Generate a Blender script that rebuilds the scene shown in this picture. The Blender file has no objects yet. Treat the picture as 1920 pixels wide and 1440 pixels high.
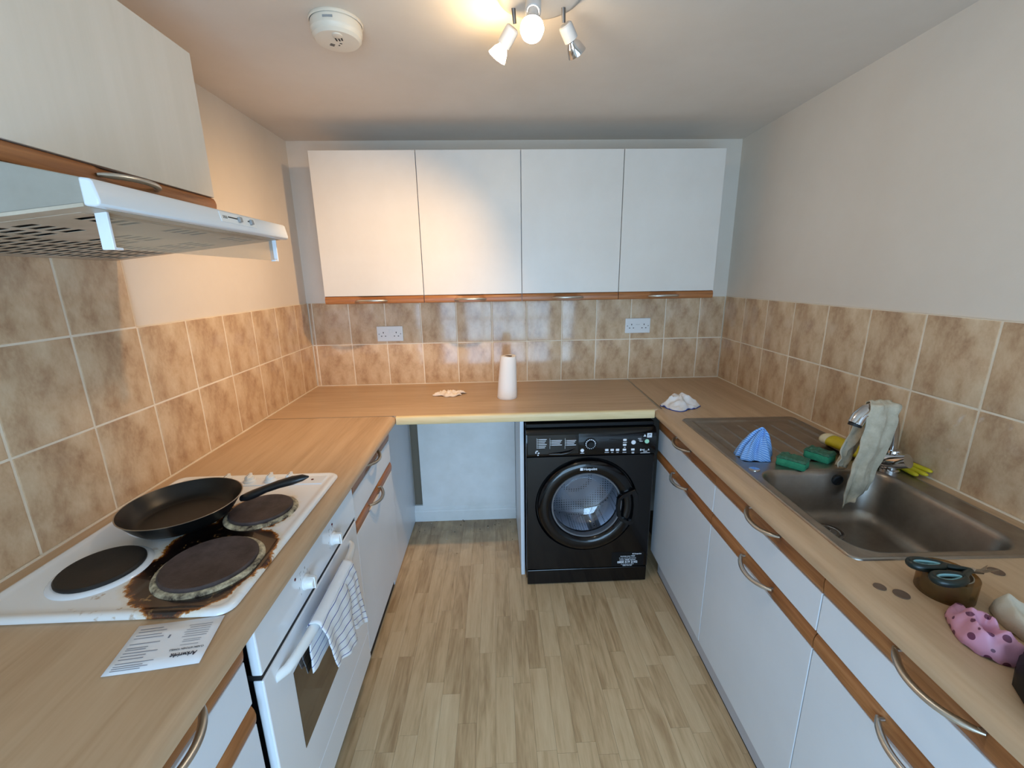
import bpy, bmesh, math, random
from mathutils import Vector, Matrix, noise
random.seed(7)
sc = bpy.context.scene
COL = sc.collection
PI = math.pi

# ------------------------------------------------------------------ camera
cam_d = bpy.data.cameras.new('camera')
cam = bpy.data.objects.new('camera', cam_d)
COL.objects.link(cam)
FW = Vector((0.03393, 0.96929, -0.24357)); RT = Vector((0.99914, -0.03873, -0.01495)); UP = Vector((0.02393, 0.24285, 0.96977))
m = Matrix((RT, UP, -FW)).transposed().to_4x4()
m.translation = (1.0447, -2.4516, 1.4861)
cam.matrix_world = m
cam_d.sensor_fit = 'HORIZONTAL'; cam_d.sensor_width = 36.0
cam_d.lens = 36.0 * 801.27 / 1920.0
cam_d.clip_start = 0.01
sc.camera = cam

# ------------------------------------------------------------------ view, world, daylight
sc.view_settings.view_transform = 'Standard'
sc.view_settings.look = 'None'
sc.view_settings.gamma = 1.0
sc.view_settings.use_curve_mapping = False
sc.view_settings.exposure = 0.0
sc.cycles.use_denoising = True
sc.cycles.max_bounces = 10
sc.cycles.diffuse_bounces = 6
sc.cycles.sample_clamp_indirect = 6.0
sc.cycles.caustics_reflective = False
sc.cycles.caustics_refractive = False

world = bpy.data.worlds.new('sky'); sc.world = world
world.use_nodes = True
bg = world.node_tree.nodes['Background']
bg.inputs['Color'].default_value = (0.62, 0.78, 1.0, 1); bg.inputs['Strength'].default_value = 1.2

def lamp(kind, name, loc, energy, color, **kw):
    d = bpy.data.lights.new(name, kind); d.energy = energy; d.color = color
    o = bpy.data.objects.new(name, d); COL.objects.link(o); o.location = loc
    for k, v in kw.items(): setattr(d, k, v)
    return o
def aim(o, target):
    o.rotation_euler = (Vector(target) - o.location).to_track_quat('-Z', 'Y').to_euler()

YF = -3.6                       # wall behind the camera, with the window
WIN = (0.30, 2.00, 0.06, 1.72)    # x0 x1 z0 z1 of the window
day = lamp('AREA', 'window_daylight', ((WIN[0]+WIN[1])/2, YF-0.20, 0.90), 84.0, (0.43, 0.69, 1.0), shape='RECTANGLE', size=1.7, size_y=1.6)
aim(day, ((WIN[0]+WIN[1])/2, 0.0, 0.90))
GLOBE_L = 135.0                 # radiance of the white lamp globe
WARM_L = 95.0                   # glow of the lit reflector
WARM_SPOT = 54.0

# ------------------------------------------------------------------ numbers of the room
W = 2.3653; SK = 0.0290         # right wall leans slightly off square
ZC = 0.885; CEIL = 2.1743
TH = 0.237                      # tile row pitch
nv = math.hypot(1, SK)
SR = Vector((-SK, -1, 0)) / nv; NR = Vector((-1, SK, 0)) / nv
AR = math.atan2(SR.y, SR.x)
def RW(s, t, z): return Vector((W, 0, 0)) + SR * s + NR * t + Vector((0, 0, z))

# ------------------------------------------------------------------ materials
def S(r, g, b):
    def c(v):
        v /= 255.0
        return v / 12.92 if v <= 0.04045 else ((v + 0.055) / 1.055) ** 2.4
    return (c(r), c(g), c(b), 1.0)
def mat(name, col, rough=0.5, metal=0.0, spec=0.5, coat=0.0, trans=0.0, bump=0.0, bscale=200.0, var=None, vscale=6.0, emit=None, estr=0.0, vstretch=(1, 1, 1), sheen=0.0):
    mt = bpy.data.materials.new(name); mt.use_nodes = True
    nt = mt.node_tree; b = nt.nodes['Principled BSDF']
    b.inputs['Base Color'].default_value = col
    b.inputs['Roughness'].default_value = rough
    b.inputs['Metallic'].default_value = metal
    b.inputs['Specular IOR Level'].default_value = spec
    b.inputs['Coat Weight'].default_value = coat
    b.inputs['Transmission Weight'].default_value = trans
    if sheen: b.inputs['Sheen Weight'].default_value = sheen
    if emit:
        b.inputs['Emission Color'].default_value = emit; b.inputs['Emission Strength'].default_value = estr
    if bump or var:
        tc = nt.nodes.new('ShaderNodeTexCoord')
    if bump:
        n = nt.nodes.new('ShaderNodeTexNoise'); n.inputs['Scale'].default_value = bscale; n.inputs['Detail'].default_value = 4
        nt.links.new(tc.outputs['Object'], n.inputs['Vector'])
        bp = nt.nodes.new('ShaderNodeBump'); bp.inputs['Strength'].default_value = bump; bp.inputs['Distance'].default_value = 0.002
        nt.links.new(n.outputs['Fac'], bp.inputs['Height']); nt.links.new(bp.outputs['Normal'], b.inputs['Normal'])
    if var:
        mp = nt.nodes.new('ShaderNodeMapping'); mp.inputs['Scale'].default_value = vstretch
        nt.links.new(tc.outputs['Object'], mp.inputs['Vector'])
        n = nt.nodes.new('ShaderNodeTexNoise'); n.inputs['Scale'].default_value = vscale; n.inputs['Detail'].default_value = 6; n.inputs['Roughness'].default_value = 0.65
        nt.links.new(mp.outputs['Vector'], n.inputs['Vector'])
        rp = nt.nodes.new('ShaderNodeValToRGB')
        rp.color_ramp.elements[0].position = 0.35; rp.color_ramp.elements[0].color = var
        rp.color_ramp.elements[1].position = 0.65; rp.color_ramp.elements[1].color = col
        nt.links.new(n.outputs['Fac'], rp.inputs['Fac']); nt.links.new(rp.outputs['Color'], b.inputs['Base Color'])
    return mt
def ramp(nt, stops):
    r = nt.nodes.new('ShaderNodeValToRGB'); e = r.color_ramp.elements
    while len(e) < len(stops): e.new(0.5)
    for el, (p, c) in zip(e, stops): el.position = p; el.color = c
    return r
def mixc(nt, mode, fac, a, b):
    n = nt.nodes.new('ShaderNodeMix'); n.data_type = 'RGBA'; n.blend_type = mode
    for sock, v in ((n.inputs[0], fac), (n.inputs[6], a), (n.inputs[7], b)):
        if hasattr(v, 'is_linked'): nt.links.new(v, sock)
        else: sock.default_value = v
    return n.outputs[2]
def math_n(nt, op, a, b=0.0, clamp=False):
    n = nt.nodes.new('ShaderNodeMath'); n.operation = op; n.use_clamp = clamp
    for i, v in enumerate((a, b)):
        if hasattr(v, 'is_linked'): nt.links.new(v, n.inputs[i])
        else: n.inputs[i].default_value = v
    return n.outputs[0]
def wood(name, dark, mid, light, axis='y', grain=26.0, along=1.3, rough=0.45, perobj=False, contrast=(0.3, 0.5, 0.72), stain=False, tone=0.16, coat=0.0, bumps=0.0):
    mt = bpy.data.materials.new(name); mt.use_nodes = True
    nt = mt.node_tree; b = nt.nodes['Principled BSDF']; b.inputs['Roughness'].default_value = rough
    b.inputs['Coat Weight'].default_value = coat
    tc = nt.nodes.new('ShaderNodeTexCoord'); vec = tc.outputs['Object']
    oi = None
    if perobj:
        oi = nt.nodes.new('ShaderNodeObjectInfo')
        vm = nt.nodes.new('ShaderNodeVectorMath'); vm.operation = 'MULTIPLY_ADD'
        nt.links.new(oi.outputs['Random'], vm.inputs[0]); vm.inputs[1].default_value = (37.0, 53.0, 11.0); nt.links.new(vec, vm.inputs[2])
        vec = vm.outputs[0]
    mp = nt.nodes.new('ShaderNodeMapping')
    sc3 = {'x': (along, grain, grain), 'y': (grain, along, grain), 'z': (grain, grain, along)}[axis]
    mp.inputs['Scale'].default_value = sc3
    nt.links.new(vec, mp.inputs['Vector'])
    n1 = nt.nodes.new('ShaderNodeTexNoise'); n1.inputs['Scale'].default_value = 1.0; n1.inputs['Detail'].default_value = 5; n1.inputs['Distortion'].default_value = 1.2
    nt.links.new(mp.outputs['Vector'], n1.inputs['Vector'])
    mp2 = nt.nodes.new('ShaderNodeMapping'); mp2.inputs['Scale'].default_value = tuple(v * 6 for v in sc3)
    nt.links.new(vec, mp2.inputs['Vector'])
    n2 = nt.nodes.new('ShaderNodeTexNoise'); n2.inputs['Scale'].default_value = 1.0; n2.inputs['Detail'].default_value = 3
    nt.links.new(mp2.outputs['Vector'], n2.inputs['Vector'])
    f = math_n(nt, 'ADD', math_n(nt, 'MULTIPLY', n1.outputs['Fac'], 0.72), math_n(nt, 'MULTIPLY', n2.outputs['Fac'], 0.28))
    if oi:
        f = math_n(nt, 'ADD', f, math_n(nt, 'MULTIPLY', math_n(nt, 'SUBTRACT', oi.outputs['Random'], 0.5), tone))
    rp = ramp(nt, [(contrast[0], dark), (contrast[1], mid), (contrast[2], light)])
    nt.links.new(f, rp.inputs['Fac'])
    out = rp.outputs['Color']
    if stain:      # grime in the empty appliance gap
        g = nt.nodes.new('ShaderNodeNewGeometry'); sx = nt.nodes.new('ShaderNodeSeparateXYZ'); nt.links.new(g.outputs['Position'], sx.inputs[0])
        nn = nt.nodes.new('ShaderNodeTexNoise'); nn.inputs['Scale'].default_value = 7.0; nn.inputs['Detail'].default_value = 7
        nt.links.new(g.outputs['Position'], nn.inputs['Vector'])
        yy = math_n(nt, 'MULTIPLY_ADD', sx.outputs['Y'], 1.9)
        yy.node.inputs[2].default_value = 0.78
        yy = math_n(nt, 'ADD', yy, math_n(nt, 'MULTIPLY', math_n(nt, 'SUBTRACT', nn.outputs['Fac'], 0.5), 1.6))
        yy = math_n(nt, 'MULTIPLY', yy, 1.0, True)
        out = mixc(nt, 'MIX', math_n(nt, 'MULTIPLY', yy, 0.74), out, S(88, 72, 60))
    nt.links.new(out, b.inputs['Base Color'])
    if bumps:
        bp = nt.nodes.new('ShaderNodeBump'); bp.inputs['Strength'].default_value = bumps; bp.inputs['Distance'].default_value = 0.0005
        nt.links.new(n2.outputs['Fac'], bp.inputs['Height']); nt.links.new(bp.outputs['Normal'], b.inputs['Normal'])
    return mt

M = {}
M['paint'] = mat('wall_paint', S(226, 216, 203), 0.85, bump=0.10, bscale=160, var=S(220, 209, 195), vscale=2.0)
M['ceil'] = mat('ceiling_paint', S(222, 211, 198), 0.9, bump=0.12, bscale=120, var=S(216, 204, 190), vscale=2.2)
M['grout'] = mat('grout', S(240, 229, 210), 0.8, bump=0.2, bscale=400, var=S(228, 214, 192), vscale=9)
M['lam'] = mat('white_laminate', S(224, 231, 240), 0.34, spec=0.45, var=S(219, 226, 235), vscale=3)
M['lam_old'] = mat('old_white_laminate', S(222, 214, 202), 0.38, spec=0.45, var=S(217, 209, 196), vscale=4, vstretch=(7, 7, 0.5))
M['lam_wall'] = mat('cream_white_laminate', S(219, 216, 210), 0.34, spec=0.45, var=S(213, 209, 202), vscale=3)
M['board'] = mat('white_board', S(236, 239, 240), 0.5, var=S(220, 222, 220), vscale=2.6)
M['oak'] = wood('oak_trim', S(122, 75, 41), S(160, 104, 60), S(186, 132, 84), 'x', 60, 3.0, 0.38, contrast=(0.25, 0.5, 0.78))
M['plinth'] = mat('plinth_board', S(196, 198, 206), 0.5)
M['top_l'] = wood('worktop_beech_side', S(174, 143, 110), S(193, 163, 131), S(206, 179, 148), 'y', 22, 1.6, 0.42, contrast=(0.25, 0.5, 0.8))
M['top_b'] = wood('worktop_beech_back', S(174, 143, 110), S(193, 163, 131), S(206, 179, 148), 'x', 22, 1.6, 0.40, contrast=(0.25, 0.5, 0.8))
M['edge'] = wood('edging_pale_beech', S(206, 180, 132), S(222, 199, 152), S(232, 212, 168), 'x', 30, 2.0, 0.45)
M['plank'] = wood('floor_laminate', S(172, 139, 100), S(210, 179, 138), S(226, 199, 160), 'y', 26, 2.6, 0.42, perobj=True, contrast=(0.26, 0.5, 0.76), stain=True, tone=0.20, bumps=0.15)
M['plank_joint'] = mat('floor_joint', S(96, 74, 52), 0.7)
M['steel'] = mat('brushed_steel', S(172, 166, 158), 0.32, metal=1.0, bump=0.05, bscale=90)
M['sink'] = mat('sink_steel', S(168, 161, 153), 0.36, metal=1.0, bump=0.03, bscale=60, var=S(146, 139, 132), vscale=9)
M['chrome'] = mat('chrome', S(205, 205, 208), 0.08, metal=1.0)
M['nickel'] = mat('satin_nickel', S(206, 204, 198), 0.34, metal=1.0)
M['enamel'] = mat('white_enamel', S(231, 237, 245), 0.16, coat=0.5)
M['plastic'] = mat('white_plastic', S(232, 234, 234), 0.3)
M['old_plastic'] = mat('yellowed_plastic', S(226, 214, 196), 0.42)
M['slot'] = mat('dark_slot', S(26, 22, 20), 0.7)
M['black'] = mat('black_gloss', S(5, 6, 9), 0.16, coat=0.25, spec=0.35)
M['blackm'] = mat('black_satin', S(9, 9, 11), 0.5, spec=0.25)
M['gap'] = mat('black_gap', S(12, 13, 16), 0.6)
M['white_ink'] = mat('white_print', S(225, 230, 238), 0.5)
M['hoodw'] = mat('hood_enamel', S(224, 228, 232), 0.3)
M['hoods'] = mat('shaded_dirty_hood_side', S(160, 153, 142), 0.5, var=S(148, 140, 127), vscale=6)  # base colour darkened to hold the side's shade; mottling is grease
M['hoodu'] = mat('hood_underside_grease', S(196, 182, 164), 0.45, var=S(170, 152, 130), vscale=8)
M['grey'] = mat('grey_plastic', S(150, 150, 150), 0.4)
M['brown'] = mat('dark_brown_glass', S(52, 44, 36), 0.08, coat=0.6)

def glass(name, tint, gloss=0.12, rough=0.02, opaque=0.0, body=(0.8, 0.8, 0.8, 1)):
    """thin pane: tinted see-through layer under a mirror-like surface layer"""
    mt = bpy.data.materials.new(name); mt.use_nodes = True
    nt = mt.node_tree; nt.nodes.remove(nt.nodes['Principled BSDF']); out = nt.nodes['Material Output']
    tr = nt.nodes.new('ShaderNodeBsdfTransparent'); tr.inputs['Color'].default_value = tint
    gl = nt.nodes.new('ShaderNodeBsdfGlossy'); gl.inputs['Roughness'].default_value = rough
    fr = nt.nodes.new('ShaderNodeLayerWeight'); fr.inputs['Blend'].default_value = 0.5
    f = math_n(nt, 'MULTIPLY_ADD', math_n(nt, 'POWER', fr.outputs['Facing'], 4.0), 0.55, True); f.node.inputs[2].default_value = 0.035 + gloss
    base = tr.outputs[0]
    if opaque:
        df = nt.nodes.new('ShaderNodeBsdfDiffuse'); df.inputs['Color'].default_value = body
        mx0 = nt.nodes.new('ShaderNodeMixShader'); mx0.inputs[0].default_value = opaque
        nt.links.new(tr.outputs[0], mx0.inputs[1]); nt.links.new(df.outputs[0], mx0.inputs[2]); base = mx0.outputs[0]
    mx = nt.nodes.new('ShaderNodeMixShader'); nt.links.new(f, mx.inputs[0]); nt.links.new(base, mx.inputs[1]); nt.links.new(gl.outputs[0], mx.inputs[2])
    nt.links.new(mx.outputs[0], out.inputs[0])
    return mt
M['pane'] = glass('window_glass', (0.96, 0.98, 0.98, 1), 0.0)
M['visor'] = glass('visor_glass', (0.95, 0.93, 0.90, 1), 0.0, 0.10, 0.30, S(210, 194, 170))
M['porthole'] = glass('porthole_glass', (0.94, 0.95, 0.97, 1), 0.08, 0.03)
M['tape'] = glass('brown_tape', S(206, 176, 116), 0.0, 0.15, 0.26, S(140, 112, 70))

def tile_mat():
    mt = bpy.data.materials.new('stone_print_tile'); mt.use_nodes = True
    nt = mt.node_tree; b = nt.nodes['Principled BSDF']
    b.inputs['Roughness'].default_value = 0.13; b.inputs['Specular IOR Level'].default_value = 0.4
    tc = nt.nodes.new('ShaderNodeTexCoord')
    oi = nt.nodes.new('ShaderNodeObjectInfo')
    # three prints are mixed on the wall, as the real tile box does
    step = math_n(nt, 'FLOOR', math_n(nt, 'MULTIPLY', oi.outputs['Random'], 2.99))
    vm = nt.nodes.new('ShaderNodeVectorMath'); vm.operation = 'MULTIPLY_ADD'
    nt.links.new(step, vm.inputs[0]); vm.inputs[1].default_value = (0.013, 0.006, 0.009); nt.links.new(tc.outputs['Object'], vm.inputs[2])
    mp = nt.nodes.new('ShaderNodeMapping'); mp.inputs['Rotation'].default_value = (0, -0.75, 0); mp.inputs['Scale'].default_value = (1.7, 1.0, 1.0); mp.inputs['Location'].default_value = (1.73, 0.3, 2.41)
    nt.links.new(vm.outputs[0], mp.inputs['Vector'])
    n1 = nt.nodes.new('ShaderNodeTexNoise'); n1.inputs['Scale'].default_value = 8.5; n1.inputs['Detail'].default_value = 6; n1.inputs['Roughness'].default_value = 0.62; n1.inputs['Distortion'].default_value = 0.15
    nt.links.new(mp.outputs[0], n1.inputs['Vector'])
    n2 = nt.nodes.new('ShaderNodeTexNoise'); n2.inputs['Scale'].default_value = 95; n2.inputs['Detail'].default_value = 4
    nt.links.new(mp.outputs[0], n2.inputs['Vector'])
    f = math_n(nt, 'ADD', math_n(nt, 'MULTIPLY', n1.outputs['Fac'], 0.86), math_n(nt, 'MULTIPLY', n2.outputs['Fac'], 0.14))
    f = math_n(nt, 'ADD', f, math_n(nt, 'MULTIPLY', math_n(nt, 'SUBTRACT', oi.outputs['Random'], 0.5), 0.03))
    rp = ramp(nt, [(0.28, S(152, 117, 89)), (0.42, S(187, 155, 123)), (0.54, S(207, 178, 145)), (0.70, S(222, 199, 168))])
    nt.links.new(f, rp.inputs['Fac']); nt.links.new(rp.outputs['Color'], b.inputs['Base Color'])
    bp = nt.nodes.new('ShaderNodeBump'); bp.inputs['Strength'].default_value = 0.12; bp.inputs['Distance'].default_value = 0.001
    n3 = nt.nodes.new('ShaderNodeTexNoise'); n3.inputs['Scale'].default_value = 14
    nt.links.new(tc.outputs['Object'], n3.inputs['Vector']); nt.links.new(n3.outputs['Fac'], bp.inputs['Height']); nt.links.new(bp.outputs['Normal'], b.inputs['Normal'])
    return mt
M['tile'] = tile_mat()

# ------------------------------------------------------------------ mesh builder
class MB:
    def __init__(s): s.v = []; s.f = []; s.mi = []; s.uv = {}
    def add(s, vs, fs, mi=0):
        k = len(s.v); s.v += [Vector(v) for v in vs]
        for f in fs: s.f.append(tuple(k + i for i in f)); s.mi.append(mi)
        return s
    def box(s, x0, x1, y0, y1, z0, z1, mi=0):
        vs = [(x0, y0, z0), (x1, y0, z0), (x1, y1, z0), (x0, y1, z0), (x0, y0, z1), (x1, y0, z1), (x1, y1, z1), (x0, y1, z1)]
        return s.add(vs, [(0, 3, 2, 1), (4, 5, 6, 7), (0, 1, 5, 4), (1, 2, 6, 5), (2, 3, 7, 6), (3, 0, 4, 7)], mi)
    def prism(s, poly, a0, a1, put, mi=0):
        """poly of 2D points extruded from a0 to a1; put(p, q, a) -> xyz"""
        n = len(poly); vs = [put(p, q, a0) for p, q in poly] + [put(p, q, a1) for p, q in poly]
        fs = [(i, (i + 1) % n, n + (i + 1) % n, n + i) for i in range(n)] + [tuple(range(n))[::-1], tuple(range(n, 2 * n))]
        return s.add(vs, fs, mi)
    def lathe(s, prof, c=(0, 0, 0), n=32, M4=None, mi=0, arc=None):
        """profile of (radius, height) round z; r=0 closes"""
        c = Vector(c); rings = []; vs = []
        for r, h in prof:
            if r <= 1e-6: rings.append([len(vs)]); vs.append(Vector((0, 0, h)))
            else:
                rings.append(list(range(len(vs), len(vs) + n)))
                vs += [Vector((r * math.cos(2 * PI * i / n), r * math.sin(2 * PI * i / n), h)) for i in range(n)]
        fs = []
        for A, B in zip(rings, rings[1:]):
            for i in range(n):
                j = (i + 1) % n
                if len(A) == 1 and len(B) == 1: continue
                if len(A) == 1: fs.append((A[0], B[j], B[i]))
                elif len(B) == 1: fs.append((A[i], A[j], B[0]))
                else: fs.append((A[i], A[j], B[j], B[i]))
        if M4 is not None: vs = [M4 @ v for v in vs]
        return s.add([v + c for v in vs], fs, mi)
    def tube(s, pts, r, n=10, mi=0, flat=1.0, up=Vector((0, 0, 1)), cap=True):
        pts = [Vector(p) for p in pts]; k = len(pts)
        rs = list(r) if hasattr(r, '__len__') else [r] * k
        vs = []
        for i, p in enumerate(pts):
            t = (pts[min(i + 1, k - 1)] - pts[max(i - 1, 0)]).normalized()
            a = t.cross(up)
            if a.length < 1e-4: a = t.cross(Vector((1, 0, 0)))
            a.normalize(); b = a.cross(t).normalized()
            for j in range(n):
                th = 2 * PI * j / n
                vs.append(p + a * (rs[i] * math.cos(th)) + b * (rs[i] * flat * math.sin(th)))
        fs = [(i * n + j, i * n + (j + 1) % n, (i + 1) * n + (j + 1) % n, (i + 1) * n + j) for i in range(k - 1) for j in range(n)]
        if cap: fs += [tuple(range(n))[::-1], tuple(range((k - 1) * n, k * n))]
        return s.add(vs, fs, mi)
    def grid(s, fn, nu, nv_, mi=0, uv=False, wrap=False):
        vs = []; base = len(s.v)
        for j in range(nv_ + 1):
            for i in range(nu + (0 if wrap else 1)):
                vs.append(fn(i / nu, j / nv_))
        w = nu if wrap else nu + 1
        fs = []
        for j in range(nv_):
            for i in range(nu):
                a = j * w + i; b2 = j * w + (i + 1) % w
                fs.append((a, b2, b2 + w, a + w))
                if uv: s.uv[len(s.f) + len(fs) - 1] = [(i / nu, j / nv_), ((i + 1) / nu, j / nv_), ((i + 1) / nu, (j + 1) / nv_), (i / nu, (j + 1) / nv_)]
        return s.add(vs, fs, mi)
    def loops(s, lps, mi=0, cap0=False, cap1=False):
        """bridge closed loops having the same count"""
        n = len(lps[0]); vs = [p for l in lps for p in l]
        fs = [(k * n + i, k * n + (i + 1) % n, (k + 1) * n + (i + 1) % n, (k + 1) * n + i) for k in range(len(lps) - 1) for i in range(n)]
        if cap0: fs.append(tuple(range(n))[::-1])
        if cap1: fs.append(tuple(range((len(lps) - 1) * n, len(lps) * n)))
        return s.add(vs, fs, mi)
    def map(s, fn): s.v = [Vector(fn(*v)) for v in s.v]; return s
    def merge(s, o, fn=None, mi=None):
        k = len(s.v); s.v += [Vector(fn(*v)) if fn else v.copy() for v in o.v]
        for f, q in zip(o.f, o.mi): s.f.append(tuple(k + i for i in f)); s.mi.append(q if mi is None else mi)
        return s

def rrect(x0, x1, y0, y1, r, n=6):
    pts = []
    for cx, cy, a in ((x1 - r, y1 - r, 0), (x0 + r, y1 - r, 90), (x0 + r, y0 + r, 180), (x1 - r, y0 + r, 270)):
        for i in range(n + 1):
            th = math.radians(a + 90 * i / n); pts.append((cx + r * math.cos(th), cy + r * math.sin(th)))
    return pts

WM = {}                                             # world matrix of each top-level thing
def base(o):
    while o.parent: o = o.parent
    return o
def mesh_of(name, mb, mats, smooth, fixn):
    me = bpy.data.meshes.new(name)
    me.from_pydata([tuple(v) for v in mb.v], [], mb.f)
    for mm in (mats if isinstance(mats, (list, tuple)) else [mats]): me.materials.append(M[mm] if isinstance(mm, str) else mm)
    for p, q in zip(me.polygons, mb.mi): p.material_index = q
    if mb.uv:
        ul = me.uv_layers.new(name='UVMap')
        for fi, uvs in mb.uv.items():
            for li, c in zip(me.polygons[fi].loop_indices, uvs): ul.data[li].uv = c
    if fixn:
        bm = bmesh.new(); bm.from_mesh(me); bmesh.ops.recalc_face_normals(bm, faces=bm.faces); bm.to_mesh(me); bm.free()
    if smooth:
        me.shade_smooth(); me.set_sharp_from_angle(angle=math.radians(smooth))
    me.update()
    return me
def obj(name, mb, mats, parent=None, smooth=35, bevel=0.0, seg=2, world=False, fixn=True, label=None, solid=0.0, sub=0):
    if world and parent is not None:
        inv = WM[base(parent)].inverted(); mb.v = [inv @ v for v in mb.v]
    o = bpy.data.objects.new(name, mesh_of(name, mb, mats, smooth, fixn))
    COL.objects.link(o); o.parent = parent
    if solid:
        md = o.modifiers.new('thickness', 'SOLIDIFY'); md.thickness = solid; md.offset = 1.0
    if sub:
        md = o.modifiers.new('smooth', 'SUBSURF'); md.levels = sub; md.render_levels = sub
    if bevel:
        md = o.modifiers.new('bevel', 'BEVEL'); md.width = bevel; md.segments = seg; md.limit_method = 'ANGLE'; md.angle_limit = math.radians(40)
    if label: o['label'] = label
    return o
def tag(o, label, cat, group=None):
    o['label'] = label; o['category'] = cat
    if group: o['group'] = group
def thing(name, label, cat, loc, rotz=0.0, group=None):
    o = bpy.data.objects.new(name, None); COL.objects.link(o); o.empty_display_size = 0.05
    o.location = loc; o.rotation_euler = (0, 0, rotz)
    WM[o] = Matrix.Translation(Vector(loc)) @ Matrix.Rotation(rotz, 4, 'Z')
    tag(o, label, cat, group); return o
def solo(name, mb, mats, label, cat, loc, group=None, **kw):
    loc = Vector(loc); mb.v = [v - loc for v in mb.v]
    o = obj(name, mb, mats, None, **kw); o.location = loc; WM[o] = Matrix.Translation(loc); tag(o, label, cat, group); return o
def struct(name, mb, mats, parent=None, **kw):
    o = obj(name, mb, mats, parent, **kw)
    if parent is None: o['kind'] = 'structure'; WM[o] = Matrix.Identity(4)
    return o
def dup(root, loc, rotz, label, group=None):
    def cp(o, par):
        c = o.copy(); COL.objects.link(c); c.parent = par
        for ch in [x for x in KIDS.get(o, o.children)]: cp(ch, c)
        return c
    KIDS = {}
    r = cp(root, None); r.location = loc; r.rotation_euler = (0, 0, rotz); r['label'] = label
    WM[r] = Matrix.Translation(Vector(loc)) @ Matrix.Rotation(rotz, 4, 'Z')
    if group: r['group'] = group
    return r
def text(body, size, align='LEFT', bold=0.0):
    c = bpy.data.curves.new('lettering', 'FONT'); c.body = body; c.size = size; c.align_x = align; c.offset = bold; c.resolution_u = 2
    o = bpy.data.objects.new('lettering', c); COL.objects.link(o)
    bpy.context.view_layer.update()
    me = bpy.data.meshes.new_from_object(o.evaluated_get(bpy.context.evaluated_depsgraph_get()))
    mb = MB(); mb.add([tuple(v.co) for v in me.vertices], [tuple(p.vertices) for p in me.polygons])
    bpy.data.objects.remove(o); bpy.data.curves.remove(c); bpy.data.meshes.remove(me)
    return mb
def nz(x, y, z=0.0): return noise.noise(Vector((x, y, z)))

# lettering first, while the scene is nearly empty
TX = {}
for key, body, size, al, bo in [
    ('brand', 'Hotpoint', 0.0165, 'LEFT', 0.0004), ('brand_s', 'Hotpoint', 0.0095, 'LEFT', 0.0003),
    ('s1', 'Activate your FREE', 0.0092, 'CENTER', 0.0002), ('s2', '5 year parts guarantee', 0.0092, 'CENTER', 0.0),
    ('s3', 'CALL FREE NOW', 0.0105, 'CENTER', 0.0002), ('s4', '0800 519 2102', 0.0165, 'CENTER', 0.0006),
    ('s5', 'Customers in ROI', 0.0085, 'CENTER', 0.0), ('s6', '1800 944 007', 0.0085, 'CENTER', 0.0002),
    ('kg', '8+6', 0.014, 'LEFT', 0.0003), ('A', 'A', 0.012, 'LEFT', 0.0003), ('kgs', 'kg', 0.006, 'LEFT', 0.0), ('fut', 'washer dryer', 0.0065, 'LEFT', 0.0),
    ('leaf', 'Arkwright', 0.0095, 'CENTER', 0.0003), ('leaf2', 'CLASSIC KITCHEN TOWELS', 0.0042, 'CENTER', 0.0001)]:
    TX[key] = text(body, size, al, bo)

# ================================================================== SETTING
T0 = 0.007                                   # tile and grout build-up in front of the plaster
floor = struct('floor', MB().box(-0.1, W + 0.1, YF, 0.02, -0.08, -0.0015), 'plank_joint', smooth=0)
ceiling = struct('ceiling', MB().box(-0.1, W + 0.1, YF - 0.02, 0.06, CEIL, CEIL + 0.08), 'ceil', smooth=0)
wl = struct('wall_left', MB().box(-0.1, -T0, YF, 0.1, -0.08, CEIL), 'paint', smooth=0)
wb = struct('wall_back', MB().box(-0.1, W + 0.1, T0, 0.1, -0.08, CEIL), 'paint', smooth=0)
mbx = MB().prism([(-0.1, -T0), (4.6, -T0), (4.6, -0.1), (-0.1, -0.1)], -0.08, CEIL, lambda p, q, a: RW(p, q, a))
wr = struct('wall_right', mbx, 'paint', smooth=0)
x0, x1, z0, z1 = WIN
mbf = MB().box(-0.1, x0, YF - 0.12, YF, -0.08, CEIL).box(x1, W + 0.1, YF - 0.12, YF, -0.08, CEIL).box(x0, x1, YF - 0.12, YF, -0.08, z0).box(x0, x1, YF - 0.12, YF, z1, CEIL)
struct('wall_front', mbf, 'paint', smooth=0)
mw = MB()
for a, b in ((x0, x0 + 0.05), (x1 - 0.05, x1), ((x0 + x1) / 2 - 0.03, (x0 + x1) / 2 + 0.03)): mw.box(a, b, YF - 0.09, YF - 0.03, z0, z1)
for a, b in ((z0, z0 + 0.05), (z1 - 0.05, z1), (0.98, 1.05)): mw.box(x0 + 0.05, x1 - 0.05, YF - 0.088, YF - 0.032, a, b)
win = struct('window_1', mw, 'plastic', smooth=0)
obj('pane', MB().box(x0 + 0.02, x1 - 0.02, YF - 0.063, YF - 0.058, z0 + 0.02, z1 - 0.02), 'pane', win, smooth=0)

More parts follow.
